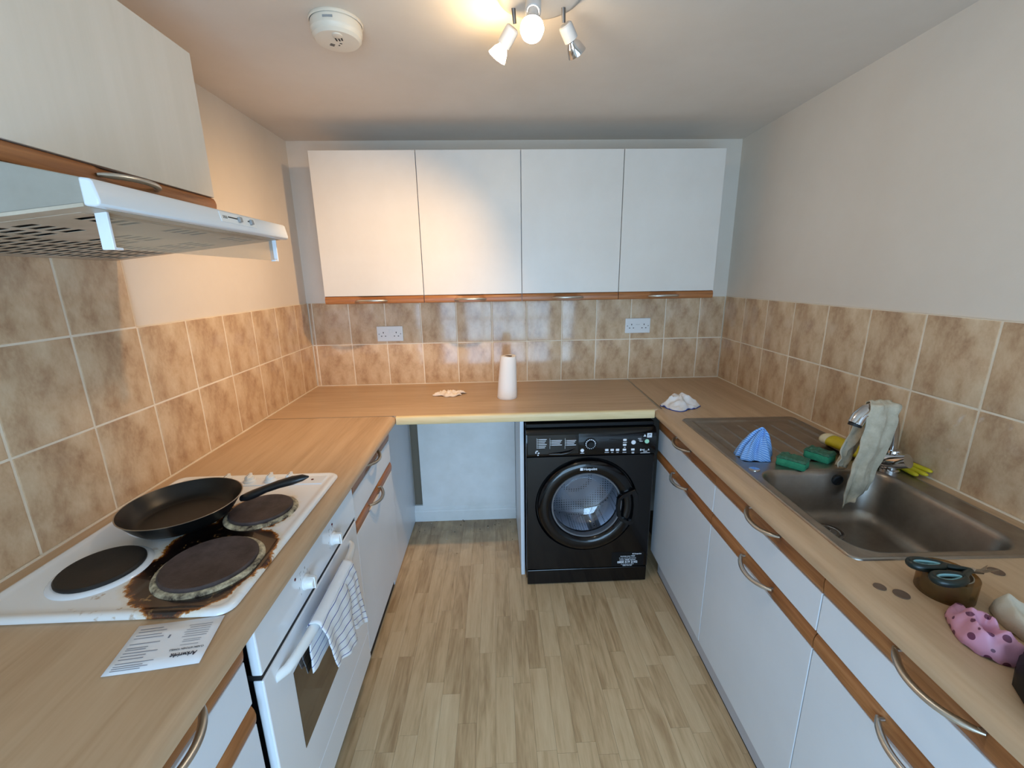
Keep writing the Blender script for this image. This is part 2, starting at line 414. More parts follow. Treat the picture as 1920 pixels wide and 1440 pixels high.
# floor planks, each strip a piece of its own
PWID = 0.0655
pm = {}
xc = 0.455; ci = 0
while xc < 1.90:
    y = 0.0 - random.random() * 0.3
    first = True
    yy0 = 0.004
    while yy0 > -2.42:
        ln = random.choice([0.24, 0.30, 0.36, 0.42, 0.48]) if not first else 0.12 + random.random() * 0.3
        first = False
        key = round(ln, 2)
        if key not in pm:
            pm[key] = mesh_of('plank', MB().box(-PWID / 2 + 0.0003, PWID / 2 - 0.0003, -key / 2 + 0.0003, key / 2 - 0.0003, -0.0015, 0.0), 'plank', 0, True)
        o = bpy.data.objects.new('plank', pm[key]); COL.objects.link(o); o.parent = floor
        o.location = (xc, yy0 - key / 2, random.random() * 0.0002)
        yy0 -= key
    xc += PWID; ci += 1
obj('floorboard_margin', MB().box(-0.1, W + 0.1, YF, -2.43, -0.0015, 0.0), 'plank', floor, smooth=0)

# ---- wall tiles
def tile_mesh(w, h):
    mb = MB(); d = 0.0055; b = 0.0016
    l0 = [(-w/2, d, -h/2), (w/2, d, -h/2), (w/2, d, h/2), (-w/2, d, h/2)]
    l1 = [(-w/2, b, -h/2), (w/2, b, -h/2), (w/2, b, h/2), (-w/2, b, h/2)]
    l2 = [(-w/2+b, 0.0003, -h/2+b), (w/2-b, 0.0003, -h/2+b), (w/2-b, 0.0003, h/2-b), (-w/2+b, 0.0003, h/2-b)]
    l3 = [(-w/2+2*b, 0, -h/2+2*b), (w/2-2*b, 0, -h/2+2*b), (w/2-2*b, 0, h/2-2*b), (-w/2+2*b, 0, h/2-2*b)]
    mb.loops([l0, l1, l2, l3], cap1=True)
    return mesh_of('tile', mb, 'tile', 40, True)
TMS = {}
def put_tile(parent, u0, u1, v0, v1, place, rot):
    """a tile between grout centre lines u0..u1 (along the wall) and v0..v1 (height)"""
    g = 0.0026
    w = round(u1 - u0 - 2 * g, 3); h = round(v1 - v0 - 2 * g, 3)
    if w < 0.006: return
    if (w, h) not in TMS: TMS[(w, h)] = tile_mesh(w, h)
    o = bpy.data.objects.new('tile', TMS[(w, h)]); COL.objects.link(o); o.parent = parent
    o.location = place((u0 + u1) / 2, (v0 + v1) / 2)
    o.rotation_euler = (random.uniform(-0.003, 0.003), 0, rot + random.uniform(-0.004, 0.004))
def rowz(k): return (ZC + 0.001 + k * TH, ZC + 0.001 + (k + 1) * TH)
obj('grout', MB().box(0.0, W, 0.0015, T0 + 0.001, ZC - 0.03, ZC + 2 * TH), 'grout', wb, smooth=0)
obj('grout', MB().box(-T0 - 0.001, -0.0015, -2.75, 0.0, ZC - 0.03, ZC + 2 * TH).box(-T0 - 0.001, -0.0015, -1.775, -1.164, ZC + 2 * TH, 1.60), 'grout', wl, smooth=0)
obj('grout', MB().prism([(0.0, -0.0015), (2.75, -0.0015), (2.75, -T0 - 0.001), (0.0, -T0 - 0.001)], ZC - 0.03, ZC + 2 * TH, lambda p, q, a: RW(p, q, a)), 'grout', wr, smooth=0)
for k in (0, 1):
    a, b = rowz(k)
    us = [0.002, 0.0215] + [0.0215 + 0.2 * i for i in range(1, 12)] + [W]
    for u0, u1 in zip(us, us[1:]): put_tile(wb, u0, u1, a, b, lambda u, v: (u, 0.0, v), 0.0)
    us = [0.005, 0.162] + [0.162 + 0.2 * i for i in range(1, 12)]
    for u0, u1 in zip(us, us[1:]): put_tile(wl, u0, u1, a, b, lambda u, v: (0.0, -u, v), PI / 2)
    us = [0.005, 0.2143] + [0.2143 + 0.2 * i for i in range(1, 12)]
    for u0, u1 in zip(us, us[1:]): put_tile(wr, u0, u1, a, b, lambda u, v: RW(u, 0, v), AR)
a, b = rowz(2)
for u0, u1 in ((1.164, 1.362), (1.362, 1.562), (1.562, 1.762)): put_tile(wl, u0, u1, a, a + 0.236, lambda u, v: (0.0, -u, v), PI / 2)

# white board and skirting at the back of the empty appliance gap
brd = struct('trim_1', MB().box(0.561, 1.143, -0.030, 0.006, 0.098, 0.846), 'board', smooth=0, bevel=0.002)
sk = MB().prism([(0, 0), (-0.034, 0), (-0.034, 0.066), (-0.030, 0.072), (-0.030, 0.080), (-0.026, 0.084), (-0.026, 0.094), (-0.020, 0.104), (0, 0.104)], 0.508, 1.143, lambda p, q, a: (a, p, q))
struct('baseboard_back', sk, 'board', smooth=0)
struct('recess_shade_strip', MB().box(0.511, 0.560, -0.004, 0.006, 0.104, 0.846), mat('recess_shade', S(120, 112, 98), 0.9, bump=0.3, bscale=80), smooth=0)  # dark strip added: shade of the recess put into its colour

# ================================================================== CABINETS
def strip_mesh(w, h, depth=0.019, cx=None, hw=0.078, scoop=0.0):
    """rounded oak front rail with a scooped finger recess behind the handle; local x 0..w, z 0..h, front at y=0"""
    mb = MB()
    xs = [0.0]
    if scoop:
        a, b = cx - hw, cx + hw
        xs += [a * 0.5, a - 0.001, a + 0.001] + [a + (b - a) * i / 10 for i in range(1, 10)] + [b - 0.001, b + 0.001, (b + w) / 2, w]
    else: xs += [w / 2, w]
    prof = [(0.0, 0.006), (0.05, 0.002), (0.2, 0.0), (0.5, -0.0015), (0.75, 0.0005), (0.93, 0.004), (1.0, 0.009)]
    lps = []
    for x in xs:
        l = []
        ins = scoop and (cx - hw) < x < (cx + hw)
        for q, yy in prof:
            y = yy
            if ins:
                e = 1 - abs((x - cx) / hw) ** 6
                y = yy + scoop * (0.25 + 0.75 * q) * max(0.0, e) * (1.0 if q > 0.02 else 0.4)
            l.append((x, min(y, depth - 0.002), q * h))
        l += [(x, depth, h), (x, depth, 0.0)]
        lps.append(l)
    mb.loops(lps, cap0=True, cap1=True)
    return mb
def handle_mesh(cx, z, L=0.155, out=0.030, drop=0.008, r=0.0056):
    """bow handle: flattened ends on the rail, arched outwards"""
    mb = MB(); pts = []; rs = []
    n = 16
    for i in range(n + 1):
        u = -1 + 2 * i / n
        a = 1 - abs(u) ** 2.2
        pts.append((cx + u * L / 2, -0.003 - out * a, z - drop * a))
        rs.append(r * (0.55 + 0.45 * min(1, (1 - abs(u)) * 5)))
    mb.tube(pts, rs, n=10, flat=1.25, up=Vector((0, -1, 0)))
    for u in (-1, 1): mb.lathe([(0, 0.012), (0.004, 0.012), (0.004, 0.0), (0, 0.0)], n=8, M4=Matrix.Translation((cx + u * (L / 2 - 0.006), 0.004, z)) @ Matrix.Rotation(PI / 2, 4, 'X'))
    return mb
def shift(mb, dx=0, dy=0, dz=0): mb.v = [v + Vector((dx, dy, dz)) for v in mb.v]; return mb
Z_DT = 0.668; Z_DR = 0.673; Z_TOP = 0.846
def base_unit(root, w, hx=None, depth=0.52):
    """drawer over door; local x to the viewer's right, front plane y=0"""
    hx = w / 2 if hx is None else hx
    g = 0.0016; t = 0.018
    c = MB()
    c.box(0.001, 0.017, 0.0195, depth, 0.125, Z_TOP - 0.001).box(w - 0.017, w - 0.001, 0.0195, depth, 0.125, Z_TOP - 0.001)
    c.box(0.017, w - 0.017, 0.0195, depth, 0.125, 0.141).box(0.017, w - 0.017, depth - 0.006, depth, 0.141, Z_TOP - 0.12)
    c.box(0.017, w - 0.017, 0.0195, 0.08, 0.655, 0.668)
    obj('carcass', c, 'lam', root, smooth=0)
    dh = 0.046
    d = obj('door', MB().box(g, w - g, 0.001, t, 0.124, Z_DT - dh), 'lam', root, smooth=0, bevel=0.0015)
    obj('trim_strip', shift(strip_mesh(w - 2 * g, dh, cx=hx - g, scoop=0.0155), g, 0, Z_DT - dh), 'oak', d, smooth=40)
    obj('handle', handle_mesh(hx, Z_DT - dh * 0.35, out=0.028), 'nickel', d, smooth=60)
    sh = 0.064
    d = obj('drawer_front', MB().box(g, w - g, 0.001, t, Z_DR, Z_TOP - 0.008 - sh), 'lam', root, smooth=0, bevel=0.0015)
    obj('trim_strip', shift(strip_mesh(w - 2 * g, sh, cx=hx - g, scoop=0.0155), g, 0, Z_TOP - 0.008 - sh), 'oak', d, smooth=40)
    obj('handle', handle_mesh(hx, Z_TOP - 0.008 - sh * 0.36, out=0.030), 'nickel', d, smooth=60)
TF = 0.545
def right_unit(s0, s1, hs, label):
    r = thing('base_cabinet', label, 'cabinet', RW(s0, TF, 0), AR, 'base cabinets under the worktops')
    base_unit(r, s1 - s0, hs - s0); return r
right_unit(0.585, 1.151, 0.868, 'white base cabinet with oak rails right next to the black washing machine')
right_unit(1.151, 1.669, 1.432, 'white base cabinet under the sink drainer, its door and drawer in full view')
right_unit(1.669, 2.187, 1.928, 'white base cabinet under the near end of the sink and the scissors')
right_unit(2.187, 2.70, 2.44, 'white base cabinet nearest the camera on the right, under the black bag')
def left_unit(y0, y1, hy, label):
    r = thing('base_cabinet', label, 'cabinet', (TF, y0, 0), PI / 2, 'base cabinets under the worktops')
    base_unit(r, y1 - y0, hy - y0); return r
left_unit(-1.118, -0.606, -0.893, 'white drawer and door cabinet between the oven and the empty appliance gap')
left_unit(-2.16, -1.762, -1.958, 'white base cabinet nearest the camera on the left, below the leaflet')
left_unit(-2.62, -2.162, -2.39, 'white base cabinet at the near end of the left worktop, beside the camera')

# plinths
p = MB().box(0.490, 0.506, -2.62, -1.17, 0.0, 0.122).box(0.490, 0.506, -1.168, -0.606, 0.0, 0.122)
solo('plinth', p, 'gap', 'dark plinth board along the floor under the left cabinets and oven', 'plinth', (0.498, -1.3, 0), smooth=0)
p = MB().prism([(0.60, 0.505), (2.70, 0.505), (2.70, 0.489), (0.60, 0.489)], 0.004, 0.122, lambda a, b, c: RW(a, b, c))
q = MB().prism([(0.60, 0.5058), (2.70, 0.5058), (2.70, 0.489), (0.60, 0.489)], 0.0, 0.004, lambda a, b, c: RW(a, b, c))
p.merge(q, mi=1)
solo('plinth', p, ['plinth', 'gap'], 'pale grey plinth board along the floor under the right cabinets', 'plinth', RW(1.6, 0.497, 0), smooth=0)

# side panel between drawer cabinet and back wall
c = MB().box(0.491, 0.5095, -0.6045, -0.012, 0.004, Z_TOP)
solo('end_panel', c, 'lam', 'tall white side panel on the left of the empty appliance gap', 'panel', (0.50, -0.3, 0.004), smooth=0, bevel=0.001)
c = MB().box(1.1445, 1.1625, -0.562, -0.035, 0.0, Z_TOP)
solo('support_panel', c, 'lam', 'thin white upright panel between the gap and the washing machine', 'panel', (1.153, -0.3, 0), smooth=0, bevel=0.001)

# wall cabinets on the back wall
CW = 0.48339; CX = 0.210; ZB = 1.367; ZT = 2.053; YD = -0.29
def wall_unit(root, w, h, hx, hz, depth=0.29, strip=0.037, front='lam_wall'):
    g = 0.0017; t = 0.018
    c = MB()
    c.box(0.0005, 0.0165, 0.0195, depth - 0.002, 0, h).box(w - 0.0165, w - 0.0005, 0.0195, depth - 0.002, 0, h)
    c.box(0.0165, w - 0.0165, 0.0195, depth - 0.002, 0, 0.016).box(0.0165, w - 0.0165, 0.0195, depth - 0.002, h - 0.016, h)
    c.box(0.0165, w - 0.0165, depth - 0.01, depth - 0.002, 0.016, h - 0.016)
    obj('carcass', c, 'lam', root, smooth=0)
    d = obj('door', MB().box(g, w - g, 0.001, t, strip + 0.0005, h), front, root, smooth=0, bevel=0.0012)
    obj('trim_strip', shift(strip_mesh(w - 2 * g, strip, cx=hx - g, hw=0.07, scoop=0.008), g, 0, 0), 'oak', d, smooth=40)
    obj('handle', handle_mesh(hx, hz, L=0.153, out=0.028, drop=-0.002), 'nickel', d, smooth=60)
names = ['leftmost white wall cabinet on the back wall, warmed by the spotlight', 'white wall cabinet, second from the left, above the tissue',
         'white wall cabinet, third from the left, above the kitchen roll', 'rightmost white wall cabinet on the back wall, above the right socket']
for i in range(4):
    if i == 0:
        w0 = thing('wall_cabinet', names[0], 'cabinet', (CX, YD, ZB), 0, 'wall cabinets on the back wall')
        wall_unit(w0, CW, ZT - ZB, 0.228, 0.014)
    else: dup(w0, (CX + CW * i, YD, ZB), 0, names[i], 'wall cabinets on the back wall')
w5 = thing('wall_cabinet', 'large white wall cabinet above the cooker hood on the left', 'cabinet', (0.300, -1.765, 1.668), PI / 2)
wall_unit(w5, 0.577, 0.369, 0.292, 0.016, depth=0.30, strip=0.034, front='lam_old')

# ================================================================== WORKTOPS
def nose_prof():
    """(out, z) of a rolled front edge; out measured from the wall"""
    pts = [(0.545, ZC)]
    for i in range(9):
        th = PI / 2 * (1 - i / 8); pts.append((0.556 + 0.027 * math.cos(th), ZC - 0.021 + 0.021 * math.sin(th)))
    pts += [(0.583, 0.858), (0.580, 0.850), (0.572, 0.847), (0.545, 0.847)]
    return pts
NP = nose_prof()
def rects_with_hole(put, a0, a1, b0, b1, ha0, ha1, hb0, hb1, z0, z1):
    mb = MB()
    for A0, A1, B0, B1 in ((a0, ha0, b0, b1), (ha1, a1, b0, b1), (ha0, ha1, b0, hb0), (ha0, ha1, hb1, b1)):
        mb.prism([(A0, B0), (A1, B0), (A1, B1), (A0, B1)], z0, z1, put)
    return mb
# left
mb = rects_with_hole(lambda p, q, a: (q, -p, a), 0.6005, 2.65, 0.001, 0.545, 1.215, 1.745, 0.08, 0.50, 0.847, ZC)
mb.prism(NP, -0.6005, -2.65, lambda p, q, a: (p, a, q))
tl = thing('worktop', 'beech worktop along the left wall, holding hob and leaflet', 'worktop', (0.3, -1.6, 0.847), 0)
obj('worktop_slab', mb, 'top_l', tl, world=True, smooth=30)
obj('joint_strip', MB().box(0.002, 0.575, -0.6025, -0.5985, ZC - 0.002, ZC + 0.0006), 'steel', tl, world=True, smooth=0)
# back
tb = thing('worktop', 'beech worktop along the back wall, under the kitchen roll', 'worktop', (1.1, -0.3, 0.847), 0)
mb = MB().prism([(0.001, -0.598), (0.001, -0.001), (W - 0.553, -0.001), (W - 0.572, -0.598)], 0.847, ZC, lambda p, q, a: (p, q, a))
obj('worktop_slab', mb, 'top_b', tb, world=True, smooth=0)
ed = MB().prism([(-0.598, ZC), (-0.610, ZC), (-0.6145, ZC - 0.003), (-0.616, ZC - 0.007), (-0.6155, 0.851), (-0.613, 0.847), (-0.598, 0.847)], 0.586, W - 0.605, lambda p, q, a: (a, p, q))
obj('edge_strip', ed, 'edge', tb, world=True, smooth=40)
# right
put = lambda p, q, a: RW(p, q, a)
mb = rects_with_hole(put, 0.002, 2.70, 0.001, 0.545, 0.79, 1.69, 0.065, 0.50, 0.847, ZC)
mb.prism(NP, 0.612, 2.70, lambda p, q, a: RW(a, p, q))
tr = thing('worktop', 'beech worktop along the right wall, holding the steel sink', 'worktop', RW(1.4, 0.3, 0.847), 0)
obj('worktop_slab', mb, 'top_l', tr, world=True, smooth=30)
obj('joint_strip', MB().prism([(0.003, 0.545), (0.61, 0.551), (0.61, 0.559), (0.003, 0.553)], ZC - 0.002, ZC + 0.0006, put), 'steel', tr, world=True, smooth=0)
# silicone bead along the walls
sb = MB().box(0.0, 0.004, -2.6, 0, ZC, ZC + 0.004).box(0, W - 0.002, -0.004, 0, ZC, ZC + 0.004).prism([(0, 0), (2.6, 0), (2.6, 0.004), (0, 0.004)], ZC, ZC + 0.004, put)
o = struct('trim_2', sb, 'grout', smooth=0)
#__MORE__
# ================================================================== COOKER HOOD
hd = thing('cooker_hood', 'white cooker hood with glass visor under the left wall cabinet', 'cooker hood', (0.24, -1.47, 1.545), 0)
HY0, HY1 = -1.765, -1.180
def hz(x): return 1.5455 + 0.109 * x
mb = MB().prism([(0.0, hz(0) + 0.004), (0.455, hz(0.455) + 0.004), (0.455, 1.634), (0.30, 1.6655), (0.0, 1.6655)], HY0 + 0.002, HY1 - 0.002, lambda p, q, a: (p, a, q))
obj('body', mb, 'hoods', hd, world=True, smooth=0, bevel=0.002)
mb = MB().prism([(0.452, 1.6345), (0.466, 1.6325), (0.470, 1.629), (0.4755, 1.602), (0.474, 1.5955), (0.466, 1.594), (0.452, 1.595)], HY0, HY1, lambda p, q, a: (p, a, q))
obj('front_panel', mb, 'hoodw', hd, world=True, smooth=40, bevel=0.003)
def grille(x0, x1, nx, y0, y1, ny, ok):
    """perforated sheet just under the body"""
    mb = MB()
    xs = [x0]; ys = [y0]
    for i in range(nx):
        p = (x1 - x0) / nx; xs += [x0 + p * (i + 0.14), x0 + p * (i + 0.86)]
    for j in range(ny):
        p = (y1 - y0) / ny; ys += [y0 + p * (j + 0.2), y0 + p * (j + 0.8)]
    xs.append(x1); ys.append(y1)
    vs = [(x, y, hz(x) - 0.0005) for y in ys for x in xs]; w = len(xs); fs = []
    for j in range(len(ys) - 1):
        for i in range(w - 1):
            if i % 2 == 1 and j % 2 == 1 and ok(i // 2, j // 2): continue
            fs.append((j * w + i, j * w + i + 1, (j + 1) * w + i + 1, (j + 1) * w + i))
    mb.add(vs, fs); return mb
g = grille(0.03, 0.215, 4, HY0 + 0.03, HY1 - 0.03, 20, lambda i, j: True)
obj('grille', g, 'hoodu', hd, world=True, smooth=0, solid=-0.0005, fixn=False)
g = grille(0.22, 0.42, 4, HY0 + 0.03, HY1 - 0.03, 20, lambda i, j: (j % 7) in (1, 2, 3, 4) and i in (0, 1, 3))
obj('grille', g, 'hoodu', hd, world=True, smooth=0, solid=-0.0005, fixn=False)
mb = MB()
for a, b, c, d in ((0.0, 0.03, HY0, HY1), (0.42, 0.452, HY0, HY1), (0.03, 0.42, HY0, HY0 + 0.03), (0.03, 0.42, HY1 - 0.03, HY1), (0.215, 0.22, HY0 + 0.03, HY1 - 0.03)):
    mb.add([(a, c, hz(a) - 0.0005), (b, c, hz(b) - 0.0005), (b, d, hz(b) - 0.0005), (a, d, hz(a) - 0.0005), (a, c, hz(a) + 0.0045), (b, c, hz(b) + 0.0045), (b, d, hz(b) + 0.0045), (a, d, hz(a) + 0.0045)], [(0, 3, 2, 1), (4, 5, 6, 7), (0, 1, 5, 4), (1, 2, 6, 5), (2, 3, 7, 6), (3, 0, 4, 7)])
obj('underside_rim', mb, 'hoodu', hd, world=True, smooth=0)
mb = MB().add([(0.03, HY0 + 0.03, hz(0.03) + 0.0035), (0.42, HY0 + 0.03, hz(0.42) + 0.0035), (0.42, HY1 - 0.03, hz(0.42) + 0.0035), (0.03, HY1 - 0.03, hz(0.03) + 0.0035)], [(0, 1, 2, 3)])
obj('filter', mb, 'slot', hd, world=True, smooth=0, label='dark filter behind the hood grille')
obj('bracket', MB().box(0.424, 0.443, -1.718, -1.713, 1.537, 1.595).box(0.432, 0.443, -1.713, -1.700, 1.537, 1.541), 'enamel', hd, world=True, smooth=0, bevel=0.001)
obj('bracket', MB().box(0.424, 0.443, -1.190, -1.185, 1.537, 1.595).box(0.432, 0.443, -1.203, -1.190, 1.537, 1.541), 'enamel', hd, world=True, smooth=0, bevel=0.001)
obj('visor', MB().box(0.430, 0.4335, -1.7125, -1.1905, 1.5395, 1.5955), 'visor', hd, world=True, smooth=0, label='greasy glass visor along the hood front')
def onf(y, q):          # point on the slanted front face, q = 0 bottom .. 1 top
    return Vector((0.4755 - 0.0055 * q, y, 1.602 + 0.027 * q))
def faceplate(y0, y1, q0, q1, t, mi=0):
    n = Vector((0.98, 0, 0.2)); a = [onf(y0, q0), onf(y1, q0), onf(y1, q1), onf(y0, q1)]
    return MB().add(a + [p + n * t for p in a], [(0, 3, 2, 1), (4, 5, 6, 7), (0, 1, 5, 4), (1, 2, 6, 5), (2, 3, 7, 6), (3, 0, 4, 7)], mi)
cp = obj('control_plate', faceplate(-1.475, -1.338, 0.22, 0.98, 0.0012), 'plastic', hd, world=True, smooth=0, bevel=0.0005)
obj('slider_slot', faceplate(-1.448, -1.400, 0.62, 0.70, 0.0018), 'slot', cp, world=True, smooth=0)
obj('slider_slot', faceplate(-1.372, -1.352, 0.62, 0.70, 0.0018), 'slot', cp, world=True, smooth=0)
mb = MB()
for k in range(4): mb.merge(faceplate(-1.466 + k * 0.004, -1.4645 + k * 0.004, 0.5, 0.72, 0.0015))
obj('scale_marks', mb, 'slot', cp, world=True, smooth=0)
obj('slider', faceplate(-1.413, -1.402, 0.42, 0.80, 0.007), 'grey', cp, world=True, smooth=0, bevel=0.001)
obj('slider', faceplate(-1.366, -1.356, 0.42, 0.80, 0.007), 'grey', cp, world=True, smooth=0, bevel=0.001)

# ================================================================== HOB
def burnt_enamel():
    mt = bpy.data.materials.new('burnt_white_enamel'); mt.use_nodes = True
    nt = mt.node_tree; b = nt.nodes['Principled BSDF']; b.inputs['Roughness'].default_value = 0.2; b.inputs['Coat Weight'].default_value = 0.4
    g = nt.nodes.new('ShaderNodeNewGeometry')
    mp = nt.nodes.new('ShaderNodeMapping'); nt.links.new(g.outputs['Position'], mp.inputs['Vector']); mp.inputs['Scale'].default_value = (1, 1, 0)
    def dist(c):
        d = nt.nodes.new('ShaderNodeVectorMath'); d.operation = 'DISTANCE'; nt.links.new(mp.outputs[0], d.inputs[0]); d.inputs[1].default_value = (c[0], c[1], 0); return d.outputs['Value']
    n = nt.nodes.new('ShaderNodeTexNoise'); n.inputs['Scale'].default_value = 26; n.inputs['Detail'].default_value = 8; n.inputs['Roughness'].default_value = 0.72
    nt.links.new(g.outputs['Position'], n.inputs['Vector'])
    n2 = nt.nodes.new('ShaderNodeTexNoise'); n2.inputs['Scale'].default_value = 9; n2.inputs['Detail'].default_value = 3
    nt.links.new(g.outputs['Position'], n2.inputs['Vector'])
    wob = math_n(nt, 'ADD', math_n(nt, 'MULTIPLY', math_n(nt, 'SUBTRACT', n.outputs['Fac'], 0.5), 0.05), math_n(nt, 'MULTIPLY', math_n(nt, 'SUBTRACT', n2.outputs['Fac'], 0.5), 0.05))
    def burn(c, r): return math_n(nt, 'DIVIDE', math_n(nt, 'SUBTRACT', math_n(nt, 'ADD', dist(c), wob), r), 0.012)
    v = math_n(nt, 'MINIMUM', burn((0.412, -1.622), 0.124), burn((0.372, -1.545), 0.094))
    v = math_n(nt, 'MINIMUM', v, burn((0.405, -1.418), 0.084))
    v = math_n(nt, 'MINIMUM', v, burn((0.435, -1.690), 0.076))
    v = math_n(nt, 'MULTIPLY_ADD', v, 0.25); v.node.inputs[2].default_value = 0.5
    rp = ramp(nt, [(0.0, S(14, 8, 8)), (0.42, S(24, 11, 8)), (0.56, S(88, 40, 12)), (0.66, S(176, 112, 44)), (0.72, S(232, 226, 214)), (1.0, S(236, 238, 240))])
    nt.links.new(v, rp.inputs['Fac'])
    # small spatters elsewhere
    sp = nt.nodes.new('ShaderNodeTexNoise'); sp.inputs['Scale'].default_value = 60; sp.inputs['Detail'].default_value = 6
    nt.links.new(g.outputs['Position'], sp.inputs['Vector'])
    near = math_n(nt, 'SUBTRACT', 0.20, dist((0.36, -1.66)))
    sm = math_n(nt, 'MULTIPLY', math_n(nt, 'MULTIPLY', math_n(nt, 'SUBTRACT', sp.outputs['Fac'], 0.60), 12.0, True), math_n(nt, 'MULTIPLY', near, 9.0, True), True)
    nt.links.new(mixc(nt, 'MIX', math_n(nt, 'MULTIPLY', sm, 0.75), rp.outputs['Color'], S(168, 132, 84)), b.inputs['Base Color'])
    return mt
M['burnt'] = burnt_enamel()
M['plate_black'] = mat('hotplate_black', S(26, 23, 22), 0.55, bump=0.15, bscale=300)
M['plate_worn'] = mat('hotplate_worn', S(78, 66, 66), 0.55, bump=0.2, bscale=250, var=S(48, 39, 40), vscale=22)
M['crust'] = mat('crusted_ring', S(226, 214, 182), 0.7, bump=0.5, bscale=220, var=S(38, 24, 18), vscale=38)
hob = thing('hob', 'white electric hob with four hotplates, burnt brown round the front plate', 'hob', (0.29, -1.48, ZC), 0)
HX0, HX1, HYa, HYb = 0.048, 0.541, -1.772, -1.187
lps = []
for ins, z, r in ((0.004, 0.0, 0.028), (0.0, 0.003, 0.030), (0.001, 0.008, 0.030), (0.006, 0.0115, 0.026), (0.012, 0.012, 0.022), (0.019, 0.0095, 0.018), (0.026, 0.0075, 0.014)):
    lps.append([Vector((x, y, ZC + z)) for x, y in rrect(HX0 + ins, HX1 - ins, HYa + ins, HYb - ins, r, 6)])
mb = MB().loops(lps, cap1=True)
obj('hob_plate', mb, 'burnt', hob, world=True, smooth=50)
HZ = ZC + 0.0075
mb = MB().prism([(HX0 + 0.03, -1.262), (HX1 - 0.03, -1.262), (HX1 - 0.03, -1.212), (HX0 + 0.03, -1.212)], HZ - 0.001, HZ + 0.003, lambda p, q, a: (p, q, a))
obj('control_strip', mb, 'enamel', hob, world=True, smooth=0, bevel=0.0025)
for (cx, cy, r, mt_) in ((0.197, -1.634, 0.0755, 'plate_black'), (0.418, -1.628, 0.0925, 'plate_worn'), (0.198, -1.412, 0.0925, 'plate_black'), (0.414, -1.412, 0.0765, 'plate_worn')):
    hp = obj('hotplate', MB().lathe([(r - 0.004, -0.001), (r - 0.001, 0.004), (r - 0.001, 0.0095), (r - 0.004, 0.0125), (r - 0.010, 0.0125), (r - 0.013, 0.0115), (r * 0.33, 0.0115), (r * 0.28, 0.0105), (0, 0.0105)], (cx, cy, HZ), 48), mt_, hob, world=True, smooth=35)
    if r > 0.07:
        obj('trim_ring', MB().lathe([(r - 0.002, 0.0), (r - 0.001, 0.0055), (r + 0.003, 0.0055), (r + 0.009, 0.0028), (r + 0.0115, -0.0005)], (cx, cy, HZ), 48), 'crust' if mt_ == 'plate_worn' else 'enamel', hp, world=True, smooth=50)
for kx in (0.222, 0.287, 0.349, 0.408):
    k = MB().lathe([(0.017, 0), (0.017, 0.005), (0.0135, 0.0075), (0.0125, 0.016), (0, 0.016)], (kx, -1.236, HZ + 0.003), 24)
    k.box(kx - 0.0035, kx + 0.0035, -1.236 - 0.014, -1.236 + 0.014, HZ + 0.016, HZ + 0.026)
    kn = obj('knob', k, 'plastic', hob, world=True, smooth=35, bevel=0.0008)
    obj('pointer', MB().box(kx - 0.0006, kx + 0.0006, -1.236 - 0.0135, -1.236 + 0.004, HZ + 0.026, HZ + 0.0264), 'slot', kn, world=True, smooth=0)
obj('indicator_light', MB().lathe([(0.004, 0), (0.004, 0.001), (0, 0.002)], (0.474, -1.236, HZ + 0.003), 12), mat('red_lens', S(96, 14, 16), 0.2), hob, world=True)

# ================================================================== FRYING PAN
PC = Vector((0.243, -1.446, HZ + 0.0122))
pan = thing('frying_pan', 'black non stick frying pan with thin bright rim standing on the hob', 'frying pan', PC)
M['nonstick'] = mat('nonstick_black', S(17, 16, 15), 0.36, spec=0.4)
M['bakelite'] = mat('handle_black', S(20, 20, 22), 0.35)
ti = Matrix.Rotation(math.radians(1.0), 4, 'X')
outer = [(0, 0), (0.094, 0), (0.100, 0.0025), (0.110, 0.014), (0.121, 0.030), (0.1285, 0.042), (0.1305, 0.0445)]
inner = [(0.1285, 0.0450), (0.1262, 0.042), (0.1175, 0.029), (0.107, 0.014), (0.097, 0.0052), (0.090, 0.0035), (0, 0.0035)]
obj('pan_body', MB().lathe(outer + inner, PC, 64), 'nonstick', pan, world=True, smooth=60)
obj('rim', MB().lathe([(0.1306, 0.0436), (0.1312, 0.0446), (0.1302, 0.0456), (0.1290, 0.0453), (0.1284, 0.0446)], PC, 64), 'steel', pan, world=True, smooth=60)
A0 = PC + Vector((0.126, 0.032, 0.030))
hp = [A0, PC + Vector((0.142, 0.033, 0.034)), PC + Vector((0.160, 0.034, 0.041)), PC + Vector((0.190, 0.036, 0.053)), PC + Vector((0.225, 0.039, 0.064)), PC + Vector((0.258, 0.041, 0.072)), PC + Vector((0.284, 0.043, 0.078)), PC + Vector((0.300, 0.044, 0.080))]
obj('handle', MB().tube(hp, [0.010, 0.0145, 0.0150, 0.0130, 0.0140, 0.0150, 0.0115, 0.003], n=14, flat=0.75), 'bakelite', pan, world=True, smooth=60)

